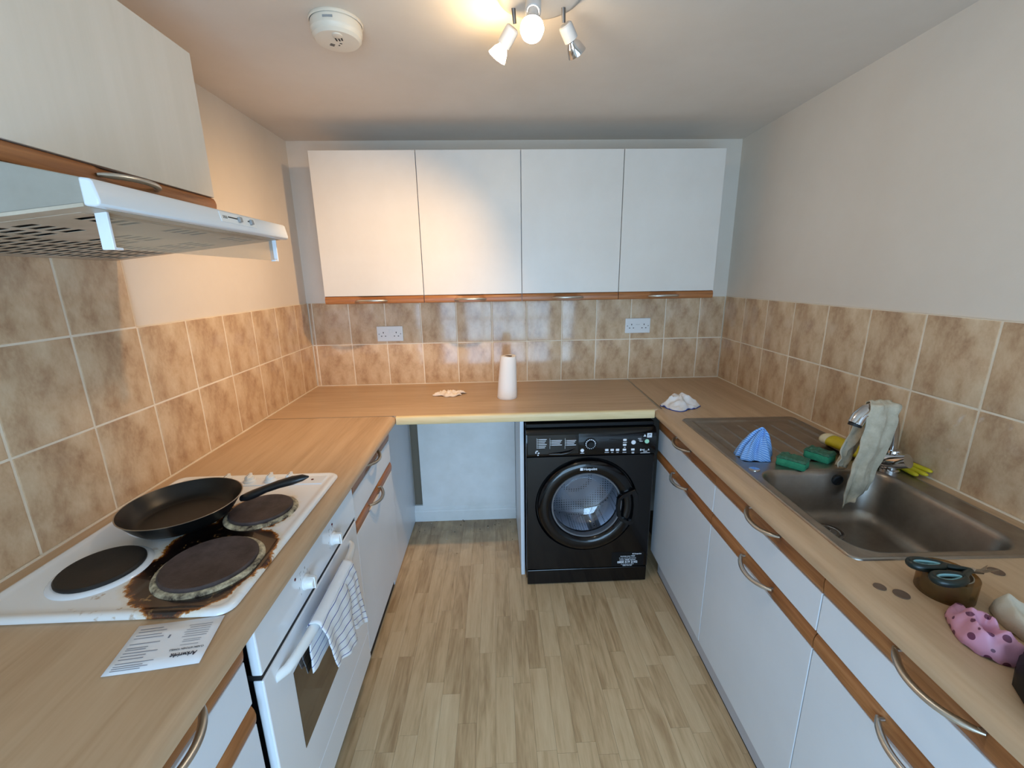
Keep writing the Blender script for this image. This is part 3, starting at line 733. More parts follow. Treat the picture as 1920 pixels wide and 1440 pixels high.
# ================================================================== OVEN
ov = thing('oven', 'white built in electric oven with tea towel on its handle', 'oven', (0.30, -1.437, 0.122))
OY0, OY1 = -1.735, -1.140
obj('casing', MB().box(0.04, 0.508, OY0 + 0.004, OY1 - 0.004, 0.126, 0.840), 'gap', ov, world=True, smooth=0)
obj('control_panel', MB().box(0.532, 0.553, OY0, OY1, 0.7065, 0.845), 'enamel', ov, world=True, smooth=0, bevel=0.003)
od = obj('oven_door', MB().box(0.532, 0.553, OY0, OY1, 0.241, 0.694), 'enamel', ov, world=True, smooth=0, bevel=0.003)
obj('window', MB().box(0.5525, 0.5538, -1.630, -1.245, 0.368, 0.597), 'brown', od, world=True, smooth=0, bevel=0.0004, label='dark brown glass in the oven door')
obj('door_seal_or_gap_shade', MB().box(0.510, 0.5495, OY0 + 0.002, OY1 - 0.002, 0.6935, 0.7070), 'gap', ov, world=True, smooth=0)  # black strip added in the gap, its shade as colour; not a seal
obj('lower_panel', MB().box(0.532, 0.552, OY0, OY1, 0.127, 0.2385), 'enamel', ov, world=True, smooth=0, bevel=0.002)
pts = []; rs = []
for i in range(25):
    u = i / 24; y = -1.690 + u * 0.485
    b = math.sin(PI * u) ** 0.45
    pts.append((0.549 + 0.040 * b, y, 0.650 + 0.018 * (1 - (2 * u - 1) ** 2)))
    rs.append(0.0075 + 0.0035 * b)
obj('handle', MB().tube(pts, rs, n=14, flat=1.55, up=Vector((0, 0, 1))), 'old_white' if 'old_white' in M else 'plastic', od, world=True, smooth=60)
for i, (ky, kz, dy, dz) in enumerate(((-1.518, 0.755, -1.561, 0.796), (-1.332, 0.753, -1.325, 0.795))):
    k = MB().lathe([(0.019, 0), (0.019, 0.004), (0.0165, 0.007), (0.0155, 0.022), (0.014, 0.0245), (0, 0.0245)], n=28, M4=Matrix.Translation((0.5533, ky, kz)) @ Matrix.Rotation(PI / 2, 4, 'Y'))
    k.box(0.560, 0.580, ky - 0.0045, ky + 0.0045, kz - 0.016, kz + 0.016)
    obj('knob', k, 'plastic', ov, world=True, smooth=35, bevel=0.001)
    obj('indicator_light', MB().lathe([(0.0035, 0), (0.0035, 0.001), (0, 0.0018)], n=12, M4=Matrix.Translation((0.5533, dy, dz)) @ Matrix.Rotation(PI / 2, 4, 'Y')), bpy.data.materials['red_lens'], ov, world=True)
    mk = MB()
    for q in range(7):
        a = math.radians(-120 + q * 40); mk.box(0.553, 0.5534, ky + 0.029 * math.sin(a) - 0.0006, ky + 0.029 * math.sin(a) + 0.0006, kz + 0.029 * math.cos(a) - 0.003, kz + 0.029 * math.cos(a) + 0.003)
    mk.box(0.553, 0.5534, ky - 0.019, ky - 0.011, kz + 0.038, kz + 0.0392).box(0.553, 0.5534, ky - 0.019, ky - 0.018, kz + 0.030, kz + 0.0392).box(0.553, 0.5534, ky + 0.006, ky + 0.010, kz + 0.032, kz + 0.038)
    obj('dial_marks', mk, 'grey', ov, world=True, smooth=0)

# tea towel over the oven handle
def striped():
    mt = bpy.data.materials.new('striped_terry'); mt.use_nodes = True
    nt = mt.node_tree; b = nt.nodes['Principled BSDF']; b.inputs['Roughness'].default_value = 0.95
    tc = nt.nodes.new('ShaderNodeTexCoord'); sx = nt.nodes.new('ShaderNodeSeparateXYZ'); nt.links.new(tc.outputs['UV'], sx.inputs[0])
    fr = math_n(nt, 'FRACT', math_n(nt, 'ADD', sx.outputs['Y'], 0.3))
    st = math_n(nt, 'LESS_THAN', math_n(nt, 'ABSOLUTE', math_n(nt, 'SUBTRACT', fr, 0.5)), 0.048)
    nt.links.new(mixc(nt, 'MIX', st, S(236, 238, 242), S(50, 58, 146)), b.inputs['Base Color'])
    n = nt.nodes.new('ShaderNodeTexNoise'); n.inputs['Scale'].default_value = 500; nt.links.new(tc.outputs['Object'], n.inputs['Vector'])
    bp = nt.nodes.new('ShaderNodeBump'); bp.inputs['Strength'].default_value = 0.25; bp.inputs['Distance'].default_value = 0.002
    nt.links.new(n.outputs['Fac'], bp.inputs['Height']); nt.links.new(bp.outputs['Normal'], b.inputs['Normal'])
    return mt
M['towel'] = striped()
def flap(mb, top0, top1, bot0, bot1, nstripe, amp, seed, v0=0.0, over=0):
    """hanging cloth between a top edge and a bottom edge; v counts stripes"""
    top0, top1, bot0, bot1 = map(Vector, (top0, top1, bot0, bot1))
    base_f = len(mb.f)
    nu, nvv = 22, 34
    def fn(u, v):
        a = top0.lerp(top1, u); b = bot0.lerp(bot1, u)
        p = a.lerp(b, v)
        w = amp * v ** 0.8 * (math.sin(u * 8.5 + seed + v * 1.7) + 0.5 * math.sin(u * 17 + seed * 2.3 - v * 2))
        p.x += w + 0.003 * nz(u * 4, v * 5, seed)
        p.x += 0.006 * math.sin(PI * min(1, v * 2.2)) * 0.6
        p.z += 0.003 * math.sin(u * 9 + seed) * v
        return p
    mb.grid(fn, nu, nvv, uv=True)
    for fi in range(base_f, len(mb.f)): mb.uv[fi] = [(u, v0 + v * nstripe) for u, v in mb.uv[fi]]
mb = MB()
def arcover(mb, y0, y1, xc, zc, r, v0, n):
    base_f = len(mb.f)
    mb.grid(lambda u, v: Vector((xc + r * math.cos(PI * (1 - v)) , y0 + (y1 - y0) * u, zc(u) + r * 0.75 * math.sin(PI * v))), 22, 8, uv=True)
    for fi in range(base_f, len(mb.f)): mb.uv[fi] = [(u, v0 + v * n) for u, v in mb.uv[fi]]
zt = lambda u: 0.672 + 0.001 * u
arcover(mb, -1.575, -1.335, 0.588, zt, 0.0165, -1.0, 1.0)
flap(mb, (0.6045, -1.575, 0.672), (0.6045, -1.405, 0.673), (0.600, -1.510, 0.478), (0.597, -1.335, 0.395), 7.6, 0.0045, 0.6)
flap(mb, (0.6040, -1.43, 0.672), (0.6045, -1.335, 0.673), (0.578, -1.350, 0.440), (0.583, -1.205, 0.345), 9.0, 0.0035, 2.1)
flap(mb, (0.5715, -1.575, 0.672), (0.5715, -1.335, 0.673), (0.561, -1.560, 0.520), (0.562, -1.36, 0.480), 6.0, 0.0016, 4.0)
solo('tea_towel', mb, 'towel', 'white tea towel with navy stripes hanging on the oven handle', 'tea towel', (0.59, -1.45, 0.5), smooth=80, solid=0.0016, fixn=False)

# leaflet
LQ = [Vector((0.391, -1.787, 0)), Vector((0.531, -1.769, 0)), Vector((0.551, -1.871, 0)), Vector((0.412, -1.889, 0))]
def leaf(u, v, z):     # u along the page to the right as we see it, v from far edge to near edge
    p = LQ[0].lerp(LQ[1], u).lerp(LQ[3].lerp(LQ[2], u), v); p.z = ZC + z; return p
lf = thing('leaflet', 'white printed leaflet lying upside down on the worktop before the hob', 'leaflet', leaf(0.5, 0.5, 0.0005))
mb = MB().grid(lambda u, v: leaf(u, v, 0.0010 + 0.0018 * abs(u - 0.5)), 8, 4)
obj('sheet', mb, mat('paper', S(232, 234, 240), 0.7), lf, world=True, smooth=60, solid=0.0004)
ink = MB()
def ruled(u0, u1, v, h=0.012):
    zz = 0.0019 + 0.0018 * max(abs(u0 - 0.5), abs(u1 - 0.5))
    ink.add([leaf(u0, v, zz), leaf(u1, v, zz), leaf(u1, v + h, zz), leaf(u0, v + h, zz)], [(0, 1, 2, 3)])
rl = random.Random(3)
for v in (0.10, 0.16, 0.24, 0.30, 0.42, 0.50, 0.54, 0.60, 0.66, 0.72, 0.80, 0.85, 0.89, 0.93): ruled(0.06, 0.28 + rl.random() * 0.18, v)
for v in (0.14, 0.19, 0.24, 0.29, 0.34, 0.39): ruled(0.66 - rl.random() * 0.05, 0.90, v, 0.009)
for v in (0.46, 0.50, 0.57): ruled(0.66, 0.86, v, 0.008)
ruled(0.452, 0.472, 0.30, 0.07)
obj('print_lines', ink, mat('grey_print', S(120, 124, 140), 0.7), lf, world=True, smooth=0)
for key, vv in (('leaf', 0.74), ('leaf2', 0.64)):
    t = MB(); ex = (LQ[1] - LQ[0]).normalized(); ey = (LQ[3] - LQ[0]).normalized()
    o0 = leaf(0.76, vv, 0.0027)
    t.merge(TX[key], lambda x, y, z: o0 - ex * x + ey * y * 1.25)
    obj('lettering', t, mat('dark_print', S(40, 42, 58), 0.7), lf, world=True, smooth=0, fixn=False)

# ================================================================== WASHING MACHINE
wm = thing('washing_machine', 'black front loading washer dryer standing under the back worktop', 'washing machine', (1.465, -0.35, 0.0))
X0, X1 = 1.168, 1.763
YB = -0.642                      # lower front plane
CXd, CZd = 1.452, 0.432
mb = MB().box(X0, X0 + 0.006, -0.60, -0.06, 0.012, 0.812).box(X1 - 0.006, X1, -0.60, -0.06, 0.012, 0.812).box(X0 + 0.006, X1 - 0.006, -0.066, -0.06, 0.012, 0.812).box(X0 + 0.006, X1 - 0.006, -0.60, -0.066, 0.012, 0.018)
obj('casing', mb, 'black', wm, world=True, smooth=0)
obj('lid', MB().box(X0, X1, -0.612, -0.06, 0.8125, 0.832), 'blackm', wm, world=True, smooth=0, bevel=0.004)
n = 64
def rect_pt(th, x0, x1, z0, z1):
    c, s = math.cos(th), math.sin(th); ts = []
    if c > 1e-9: ts.append((x1 - CXd) / c)
    if c < -1e-9: ts.append((x0 - CXd) / c)
    if s > 1e-9: ts.append((z1 - CZd) / s)
    if s < -1e-9: ts.append((z0 - CZd) / s)
    t = min(ts); return CXd + t * c, CZd + t * s
ths = sorted(set([2 * PI * i / n for i in range(n)] + [math.atan2(z - CZd, x - CXd) % (2 * PI) for x in (X0, X1) for z in (0.086, 0.684)]))
lps = []
for kind in range(5):
    l = []
    for th in ths:
        if kind == 0: x, z = rect_pt(th, X0, X1, 0.086, 0.684); y = -0.60
        if kind == 1: x, z = rect_pt(th, X0, X1, 0.086, 0.684); y = YB + 0.004
        if kind == 2: x, z = rect_pt(th, X0 + 0.004, X1 - 0.004, 0.089, 0.681); y = YB
        if kind == 3: x, z = CXd + 0.243 * math.cos(th), CZd + 0.243 * math.sin(th); y = YB
        if kind == 4: x, z = CXd + 0.236 * math.cos(th), CZd + 0.236 * math.sin(th); y = YB + 0.010
        l.append(Vector((x, y, z)))
    lps.append(l)
l = [Vector((CXd + 0.170 * math.cos(th), YB + 0.010, CZd + 0.170 * math.sin(th))) for th in ths]; lps.append(l)
obj('front_panel', MB().loops(lps), 'black', wm, world=True, smooth=30)
obj('kickplate', MB().box(X0 + 0.002, X1 - 0.002, YB + 0.001, -0.60, 0.004, 0.0835), 'black', wm, world=True, smooth=0, bevel=0.003)
fas = MB().prism([(YB - 0.003, 0.688), (YB - 0.005, 0.692), (YB - 0.004, 0.790), (YB + 0.004, 0.804), (YB + 0.014, 0.811), (-0.60, 0.8115), (-0.60, 0.688)], X0, X1, lambda p, q, a: (a, p, q))
fa = obj('control_panel', fas, 'black', wm, world=True, smooth=40)
RYm = Matrix.Translation((CXd, YB, CZd)) @ Matrix.Rotation(PI / 2, 4, 'X')     # lathe +z -> outwards (-y)
dr = obj('door', MB().lathe([(0.232, -0.008), (0.2325, 0.006), (0.230, 0.013), (0.222, 0.020), (0.205, 0.0235), (0.188, 0.0225), (0.176, 0.018), (0.168, 0.008), (0.163, -0.010), (0.158, -0.035)], n=72, M4=RYm), 'black', wm, world=True, smooth=50)
M['steel_ring'] = mat('grey_ring', S(120, 124, 132), 0.3, metal=0.6)
obj('glass_ring', MB().lathe([(0.1675, 0.004), (0.1660, 0.0065), (0.1600, 0.0060), (0.1575, 0.001), (0.157, -0.02)], n=72, M4=RYm), 'steel_ring', dr, world=True, smooth=50)
obj('porthole', MB().lathe([(0.159, -0.004), (0.150, -0.020), (0.136, -0.050), (0.118, -0.074), (0.092, -0.088), (0.05, -0.095), (0, -0.097)], n=64, M4=RYm), 'porthole', dr, world=True, smooth=60, label='clear bowl shaped door glass')
def drum_mat():
    mt = bpy.data.materials.new('drum_steel'); mt.use_nodes = True
    nt = mt.node_tree; b = nt.nodes['Principled BSDF']; b.inputs['Metallic'].default_value = 0.75; b.inputs['Roughness'].default_value = 0.36
    tc = nt.nodes.new('ShaderNodeTexCoord')
    v = nt.nodes.new('ShaderNodeTexVoronoi'); v.inputs['Scale'].default_value = 75; v.inputs['Randomness'].default_value = 0.0
    nt.links.new(tc.outputs['Object'], v.inputs['Vector'])
    h = math_n(nt, 'LESS_THAN', v.outputs['Distance'], 0.26)
    nt.links.new(mixc(nt, 'MIX', h, S(196, 200, 210), S(40, 44, 52)), b.inputs['Base Color'])
    return mt
M['drum'] = drum_mat()
obj('drum', MB().lathe([(0.172, -0.045), (0.228, -0.052), (0.232, -0.060), (0.236, -0.30), (0.226, -0.315), (0.12, -0.325), (0.05, -0.310), (0, -0.308)], n=56, M4=RYm), 'drum', wm, world=True, smooth=40, label='perforated steel drum seen through the door glass')
obj('door_seal_or_gap_shade', MB().lathe([(0.160, -0.030), (0.166, -0.034), (0.174, -0.046), (0.178, -0.040), (0.172, 0.0)], n=56, M4=RYm), 'grey', wm, world=True, smooth=50)
for k in range(3):
    a = math.radians(50 + 120 * k); c, s = math.cos(a), math.sin(a)
    lm = MB()
    def fnl(u, v, c=c, s=s):
        w = (v - 0.5) * 0.07; hgt = 0.052 * math.sin(PI * v) * (0.55 + 0.45 * math.sin(PI * min(1, u * 1.1)))
        r = 0.233 - hgt
        return Vector((CXd + r * c - w * s, YB + 0.065 + 0.23 * u, CZd + r * s + w * c))
    lm.grid(fnl, 10, 10); obj('lifter', lm, 'drum', wm, world=True, smooth=60)
# door handle
ho = [(1.590, 0.478), (1.612, 0.498), (1.668, 0.524), (1.684, 0.500), (1.692, 0.445), (1.690, 0.390), (1.680, 0.352), (1.656, 0.336), (1.610, 0.360), (1.592, 0.385), (1.587, 0.430)]
hi = [(1.606, 0.470), (1.616, 0.481), (1.655, 0.500), (1.662, 0.485), (1.667, 0.440), (1.665, 0.395), (1.659, 0.366), (1.648, 0.358), (1.618, 0.374), (1.608, 0.392), (1.604, 0.430)]
q = MB().loops([[Vector((x, YB - 0.016, z)) for x, z in ho], [Vector((x, YB - 0.034, z)) for x, z in ho],
                [Vector((x * 0.97 + 0.03 * 1.638, YB - 0.037, z * 0.97 + 0.03 * 0.43)) for x, z in ho], [Vector((x, YB - 0.036, z)) for x, z in hi], [Vector((x, YB - 0.012, z)) for x, z in hi]])
obj('handle', q, 'black', dr, world=True, smooth=40)
# controls; px() places things read from the photograph's control panel on the real panel
def pc(px, py): return (1.461 + (px - 1107) * 0.00247, 0.743 - (py - 832) * 0.00245 - (px - 1107) * 0.00007)
YP = YB - 0.0052
def pad(mb, px, py, w, h, t=0.0012):
    x, z = pc(px, py); mb.box(x - w / 2, x + w / 2, YP - t, YP + 0.003, z - h / 2, z + h / 2); return mb
x, z = pc(1107, 832)
dl = obj('dial', MB().lathe([(0.0285, 0), (0.0285, 0.004), (0.027, 0.0055), (0.0265, 0.0045), (0.017, 0.0045), (0.0165, 0.014), (0.014, 0.017), (0, 0.017)], n=40, M4=Matrix.Translation((x, YP + 0.001, z)) @ Matrix.Rotation(PI / 2, 4, 'X')), 'blackm', fa, world=True, smooth=40)
mk = MB()
for q_ in range(16):
    a = 2 * PI * q_ / 16; r = 0.0215
    mk.lathe([(0.0030 if q_ < 9 else 0.0022, 0), (0.0028 if q_ < 9 else 0.002, 0.0008), (0, 0.0008)], n=8, M4=Matrix.Translation((x + r * math.cos(a + 0.2), YP - 0.0036, z + r * math.sin(a + 0.2))) @ Matrix.Rotation(PI / 2, 4, 'X'))
obj('dial_marks', mk, 'white_ink', fa, world=True, smooth=0)
for px, py in ((1170.8, 824.3), (1170.8, 834), (1137.8, 844.3), (1147.8, 844.2), (1157.9, 844), (1170.8, 843.7), (1186.6, 843.4)):
    obj('button', pad(MB(), px, py, 0.0165, 0.0105, 0.002), 'white_ink', fa, world=True, smooth=0, bevel=0.0025)
for px, py, mt_ in ((1187, 829, 'white_ink'), (1092, 845, 'white_ink'), (1212, 827, 'pale_green')):
    if mt_ not in M: M[mt_] = mat(mt_, S(170, 226, 196), 0.4)
    x, z = pc(px, py)
    obj('button', MB().lathe([(0.0085 if px < 1100 else 0.0105, 0), (0.0080 if px < 1100 else 0.0100, 0.002), (0, 0.0024)], n=24, M4=Matrix.Translation((x, YP + 0.0003, z)) @ Matrix.Rotation(PI / 2, 4, 'X')), mt_, fa, world=True, smooth=40)
# powder drawer with its programme table
x0, _ = pc(987, 832); x1, _ = pc(1085, 832)
pd = obj('powder_drawer', MB().box(x0 + 0.008, x1, YP - 0.0018, YP + 0.004, 0.697, 0.793), 'black', wm, world=True, smooth=0, bevel=0.002)
obj('drawer_grip', MB().tube([pc(1030, 852)[:1] + (YP - 0.003,) + pc(1030, 852)[1:], pc(1052, 851)[:1] + (YP - 0.008,) + pc(1052, 851)[1:], pc(1068, 848)[:1] + (YP - 0.008,) + pc(1068, 848)[1:], pc(1078, 842)[:1] + (YP - 0.003,) + pc(1078, 842)[1:]], [0.003, 0.006, 0.006, 0.003], n=8), 'black', pd, world=True, smooth=50)
mk = MB()
for cx_, n_, ln in ((1014, 6, 12), (1038, 4, 16), (1066, 4, 14)):
    for i in range(n_):
        py = 823 + i * (3.3 if n_ == 6 else 3.0) + (2 if n_ == 4 else 0)
        xx, zz = pc(cx_, py); mk.box(xx - 0.008, xx + ln * 0.00247 - 0.004 * (i % 3), YP - 0.0024, YP, zz - 0.0013, zz + 0.0013)
        mk.box(xx - 0.013, xx - 0.0105, YP - 0.0024, YP, zz - 0.0015, zz + 0.0015)
    xx, zz = pc(cx_ - 6.3, 823); mk.box(xx - 0.0004, xx + 0.0004, YP - 0.0024, YP, zz - 0.045, zz + 0.006)
for px, py, w, h in ((1008, 846, 0.010, 0.004), (1006, 849, 0.005, 0.008), (1011, 850, 0.008, 0.005), (1010, 854, 0.006, 0.005)):
    xx, zz = pc(px, py); mk.box(xx - w / 2, xx + w / 2, YP - 0.0024, YP, zz - h / 2, zz + h / 2)
obj('programme_table', mk, 'white_ink', pd, world=True, smooth=0)
mk = MB()
for px, py, w in ((1138, 849, 0.020), (1148, 849, 0.010), (1158, 849, 0.010), (1171, 849, 0.018), (1187, 848.5, 0.013), (1187, 850.5, 0.011), (1171, 829, 0.018), (1171, 839, 0.008), (1092, 850.5, 0.018), (1198, 821.5, 0.015), (1199, 824.2, 0.012), (1201, 827, 0.015), (1210, 847.5, 0.018), (1210, 850, 0.044)):
    xx, zz = pc(px, py); mk.box(xx - w / 2, xx + w / 2, YP - 0.0006, YP, zz - 0.0011, zz + 0.0011)
xx, zz = pc(1201.5, 846)
mk.merge(TX['kg'], lambda a, b, c: (xx - 0.004 + a, YP - 0.0007, zz + b)); mk.merge(TX['kgs'], lambda a, b, c: (xx + 0.022 + a, YP - 0.0007, zz - 0.001 + b)); mk.merge(TX['A'], lambda a, b, c: (xx + 0.032 + a, YP - 0.0007, zz + 0.001 + b))
obj('lettering', mk, 'white_ink', fa, world=True, smooth=0, fixn=False)
st = MB(); pad(st, 1207.5, 815.5, 0.021, 0.020, 0.0004)
sk_ = obj('energy_sticker', st, 'blackm', fa, world=True, smooth=0)
xx, zz = pc(1207.5, 815.5)
mk = MB().add([(xx - 0.007, YP - 0.0007, zz - 0.005), (xx + 0.006, YP - 0.0007, zz - 0.005), (xx, YP - 0.0007, zz + 0.007)], [(0, 1, 2)])
pad(mk, 1216.3, 815.0, 0.022, 0.021, 0.0006)
obj('sticker_mark', mk, 'white_ink', sk_, world=True, smooth=0, fixn=False)
mk = MB(); xx, zz = pc(1216.3, 815.0); mk.box(xx - 0.004, xx - 0.002, YP - 0.0009, YP, zz - 0.006, zz + 0.004).box(xx - 0.004, xx + 0.005, YP - 0.0009, YP, zz + 0.003, zz + 0.005).box(xx + 0.003, xx + 0.005, YP - 0.0009, YP, zz - 0.002, zz + 0.004)
obj('sticker_mark', mk, 'slot', sk_, world=True, smooth=0)
# door badge: a square mark and the word
mk = MB(); YD_ = YB - 0.0238
bx, bz = 1.4195, 0.6275
mk.box(bx - 0.0065, bx + 0.0065, YD_ - 0.0004, YD_ + 0.002, bz - 0.0065, bz + 0.0065)
mk.merge(TX['brand'], lambda a, b, c: (bx + 0.010 + a, YD_ - 0.0003, bz - 0.0055 + b))
bd = obj('badge', mk, 'white_ink', dr, world=True, smooth=0, fixn=False, label='white brand lettering on the door rim')
# guarantee sticker
YS = YB - 0.0004
st = obj('guarantee_sticker', MB().box(1.585, 1.745, YS, YB + 0.002, 0.090, 0.168), 'blackm', wm, world=True, smooth=0)
mk = MB()
mk.box(1.687, 1.693, YS - 0.0005, YS + 0.0003, 0.1545, 0.1605)
obj('logo_mark', mk, 'white_ink', st, world=True, smooth=0, fixn=False)
for key, cx_, z_ in (('brand_s', 1.696, 0.1545), ('s1', 1.664, 0.1425), ('s2', 1.664, 0.1325), ('s3', 1.664, 0.1215), ('s4', 1.664, 0.1070), ('s5', 1.664, 0.0980), ('s6', 1.664, 0.0905)):
    mk = MB(); mk.merge(TX[key], lambda a, b, c: (cx_ + a, YS - 0.0004, z_ + b))
    obj('lettering', mk, 'white_ink', st, world=True, smooth=0, fixn=False)

# ================================================================== SINK
snk = thing('sink', 'stainless steel sink with a large bowl and ribbed drainer in the right worktop', 'sink', RW(1.23, 0.28, ZC))
s0, s1, t0, t1 = 0.762, 1.702, 0.042, 0.522
B0, B1, C0, C1 = 1.275, 1.675, 0.112, 0.488
D0, D1, E0, E1 = 0.795, 1.222, 0.078, 0.490
NB = 6
ZS = 0.0035
def rl_(a0, a1, b0, b1, r, z): return [Vector((x, y, z)) for x, y in rrect(a0, a1, b0, b1, r, NB)]
bm = bmesh.new()
def ring(pts):
    vs = [bm.verts.new(p) for p in pts]; return vs, [bm.edges.new((vs[i], vs[(i + 1) % len(vs)])) for i in range(len(vs))]
_, e1 = ring(rl_(s0 + 0.008, s1 - 0.008, t0 + 0.008, t1 - 0.008, 0.020, ZS))
_, e2 = ring(rl_(B0 - 0.008, B1 + 0.008, C0 - 0.008, C1 + 0.008, 0.068, ZS))
drc = [Vector((D0 + (D1 - D0) * i / 40, E0, ZS)) for i in range(40)] + [Vector((D1, E0 + (E1 - E0) * i / 40, ZS)) for i in range(40)] + [Vector((D1 - (D1 - D0) * i / 40, E1, ZS)) for i in range(40)] + [Vector((D0, E1 - (E1 - E0) * i / 40, ZS)) for i in range(40)]
_, e3 = ring(drc)
bmesh.ops.triangle_fill(bm, edges=e1 + e2 + e3, use_beauty=True)
bm.verts.index_update()
mb = MB(); mb.add([v.co for v in bm.verts], [[v.index for v in f.verts] for f in bm.faces]); bm.free()
mb.loops([rl_(s0, s1, t0, t1, 0.026, 0.0), rl_(s0 + 0.001, s1 - 0.001, t0 + 0.001, t1 - 0.001, 0.025, 0.0035), rl_(s0 + 0.004, s1 - 0.004, t0 + 0.004, t1 - 0.004, 0.023, 0.0052), rl_(s0 + 0.008, s1 - 0.008, t0 + 0.008, t1 - 0.008, 0.020, ZS)])
bl = [(-0.008, 0.068, ZS), (-0.004, 0.066, ZS - 0.0008), (0.0, 0.064, -0.004), (0.004, 0.062, -0.014), (0.016, 0.058, -0.120), (0.022, 0.054, -0.138), (0.034, 0.048, -0.149), (0.052, 0.040, -0.154), (0.12, 0.03, -0.1555)]
mb.loops([rl_(B0 + i, B1 - i, C0 + i, C1 - i, r, z) for i, r, z in bl], cap1=True)
def drain(u, v):
    s = D0 + (D1 - D0) * u; t = E0 + (E1 - E0) * v
    def ss(a): a = max(0, min(1, a)); return a * a * (3 - 2 * a)
    arc = D1 - 0.004 - 0.34 * max(0.0, (abs(t - 0.284) - 0.02)) ** 2
    mk_ = ss((s - D0) / 0.014) * ss((arc - s) / 0.014) * ss((t - E0) / 0.014) * ss((E1 - t) / 0.014)
    z = ZS - 0.0052 * mk_
    for k in range(6):
        tk = 0.118 + k * 0.066
        z += 0.0030 * math.exp(-((t - tk) / 0.0032) ** 2) * mk_ * ss((s - 0.835) / 0.02) * ss((1.17 - s) / 0.02)
    return Vector((s, t, z))
mb.grid(drain, 80, 120)
mb.map(lambda a, b, c: RW(a, b, ZC + c))
obj('sink_sheet', mb, 'sink', snk, world=True, smooth=50)
obj('waste', MB().lathe([(0.042, 0.0), (0.041, 0.0022), (0.034, 0.0018), (0.028, -0.001), (0.026, -0.004), (0, -0.004)], RW(1.362, 0.300, ZC - 0.1545), 32).lathe([(0.022, -0.002), (0.020, 0.003), (0.006, 0.004), (0.005, 0.008), (0, 0.008)], RW(1.362, 0.300, ZC - 0.1545), 24), 'chrome', snk, world=True, smooth=40)
ofm = Matrix.Translation(RW(1.2835, 0.235, ZC - 0.027)) @ Matrix.Rotation(AR, 4, 'Z') @ Matrix.Rotation(PI / 2 + 0.1, 4, 'Y')
obj('overflow', MB().lathe([(0.0165, -0.003), (0.0165, 0.003), (0.013, 0.0045), (0.012, 0.001), (0.004, 0.001), (0.003, 0.003), (0, 0.003)], n=24, M4=ofm), 'gap', snk, world=True, smooth=40, label='black overflow hole cover')
obj('waste_knob', MB().lathe([(0.0165, 0), (0.016, 0.0025), (0.013, 0.0035), (0, 0.003)], RW(1.262, 0.486, ZC + ZS - 0.0005), 24), 'chrome', snk, world=True, smooth=40)

# tap
tp = thing('mixer_tap', 'chrome mixer tap at the wall side of the sink', 'tap', RW(1.285, 0.082, ZC + ZS))
z0_ = ZC + ZS
obj('tap_body', MB().lathe([(0.026, 0), (0.026, 0.006), (0.022, 0.010), (0.021, 0.050), (0.022, 0.062), (0.019, 0.070), (0, 0.071)], RW(1.285, 0.082, z0_), 28), 'chrome', tp, world=True, smooth=40)
sp = [RW(1.283, 0.086, z0_ + 0.055), RW(1.284, 0.090, z0_ + 0.10), RW(1.286, 0.097, z0_ + 0.145), RW(1.288, 0.110, z0_ + 0.178), RW(1.290, 0.135, z0_ + 0.200), RW(1.293, 0.168, z0_ + 0.205), RW(1.296, 0.198, z0_ + 0.196), RW(1.299, 0.219, z0_ + 0.178), RW(1.301, 0.228, z0_ + 0.160)]
obj('spout', MB().tube(sp, [0.0150, 0.0150, 0.0155, 0.0165, 0.0180, 0.0200, 0.0215, 0.0220, 0.0215], n=16, flat=0.85, up=RW(1, 1, 0) - RW(0, 1, 0)), 'chrome', tp, world=True, smooth=50)
obj('aerator', MB().tube([RW(1.301, 0.2275, z0_ + 0.161), RW(1.3015, 0.230, z0_ + 0.153)], 0.0185, n=16, flat=0.85, up=RW(1, 1, 0) - RW(0, 1, 0)), 'gap', tp, world=True, smooth=40)
obj('lever', MB().tube([RW(1.225, 0.100, z0_ + 0.026), RW(1.250, 0.102, z0_ + 0.027), RW(1.285, 0.096, z0_ + 0.032), RW(1.315, 0.084, z0_ + 0.044), RW(1.334, 0.077, z0_ + 0.053)], [0.018, 0.0215, 0.0225, 0.0225, 0.0210], n=20), 'chrome', tp, world=True, smooth=40)

# beige cloth over the spout
M['cloth_beige'] = mat('beige_cloth', S(200, 189, 168), 0.95, bump=0.5, bscale=260, var=S(180, 168, 146), vscale=40)
mb = MB()
def strip(mb, path, wdt, nu=10, seed=0.0, crink=0.006, axis=None):
    """cloth strip following path of (point, half width vector)"""
    k = len(path)
    def fn(u, v):
        f = v * (k - 1); i = min(int(f), k - 2); a = f - i
        p = path[i][0].lerp(path[i + 1][0], a); h = path[i][1].lerp(path[i + 1][1], a)
        n_ = Vector((nz(u * 5 + seed, v * 9, 1), nz(u * 5, v * 9 + seed, 5), nz(u * 6, v * 7, seed + 9))) * crink
        n_ += (NR * nz(v * 4, seed, 2) + SR * nz(v * 5, 3, seed)) * 0.012 * min(1, v * 3)
        fold = SR * (0.007 * math.sin(u * 9 + seed + v * 3) + 0.003 * math.sin(u * 21 - v * 6)) * min(1, 0.35 + v * 2)
        return p + h * (u * 2 - 1) + n_ + fold
    mb.grid(fn, nu, 40)
h1 = NR * 0.026 + Vector((0, 0, 0.0)); 
top = RW(1.292, 0.168, z0_ + 0.2265)
nearp = [(RW(1.291, 0.160, z0_ + 0.2275), NR * 0.028), (RW(1.314, 0.163, z0_ + 0.218), NR * 0.042), (RW(1.324, 0.168, z0_ + 0.18), NR * 0.044), (RW(1.326, 0.178, z0_ + 0.10), NR * 0.041), (RW(1.327, 0.194, z0_ + 0.02), NR * 0.037), (RW(1.328, 0.210, z0_ - 0.045), NR * 0.036), (RW(1.330, 0.224, z0_ - 0.084), NR * 0.026 + Vector((0, 0, -0.016)))]
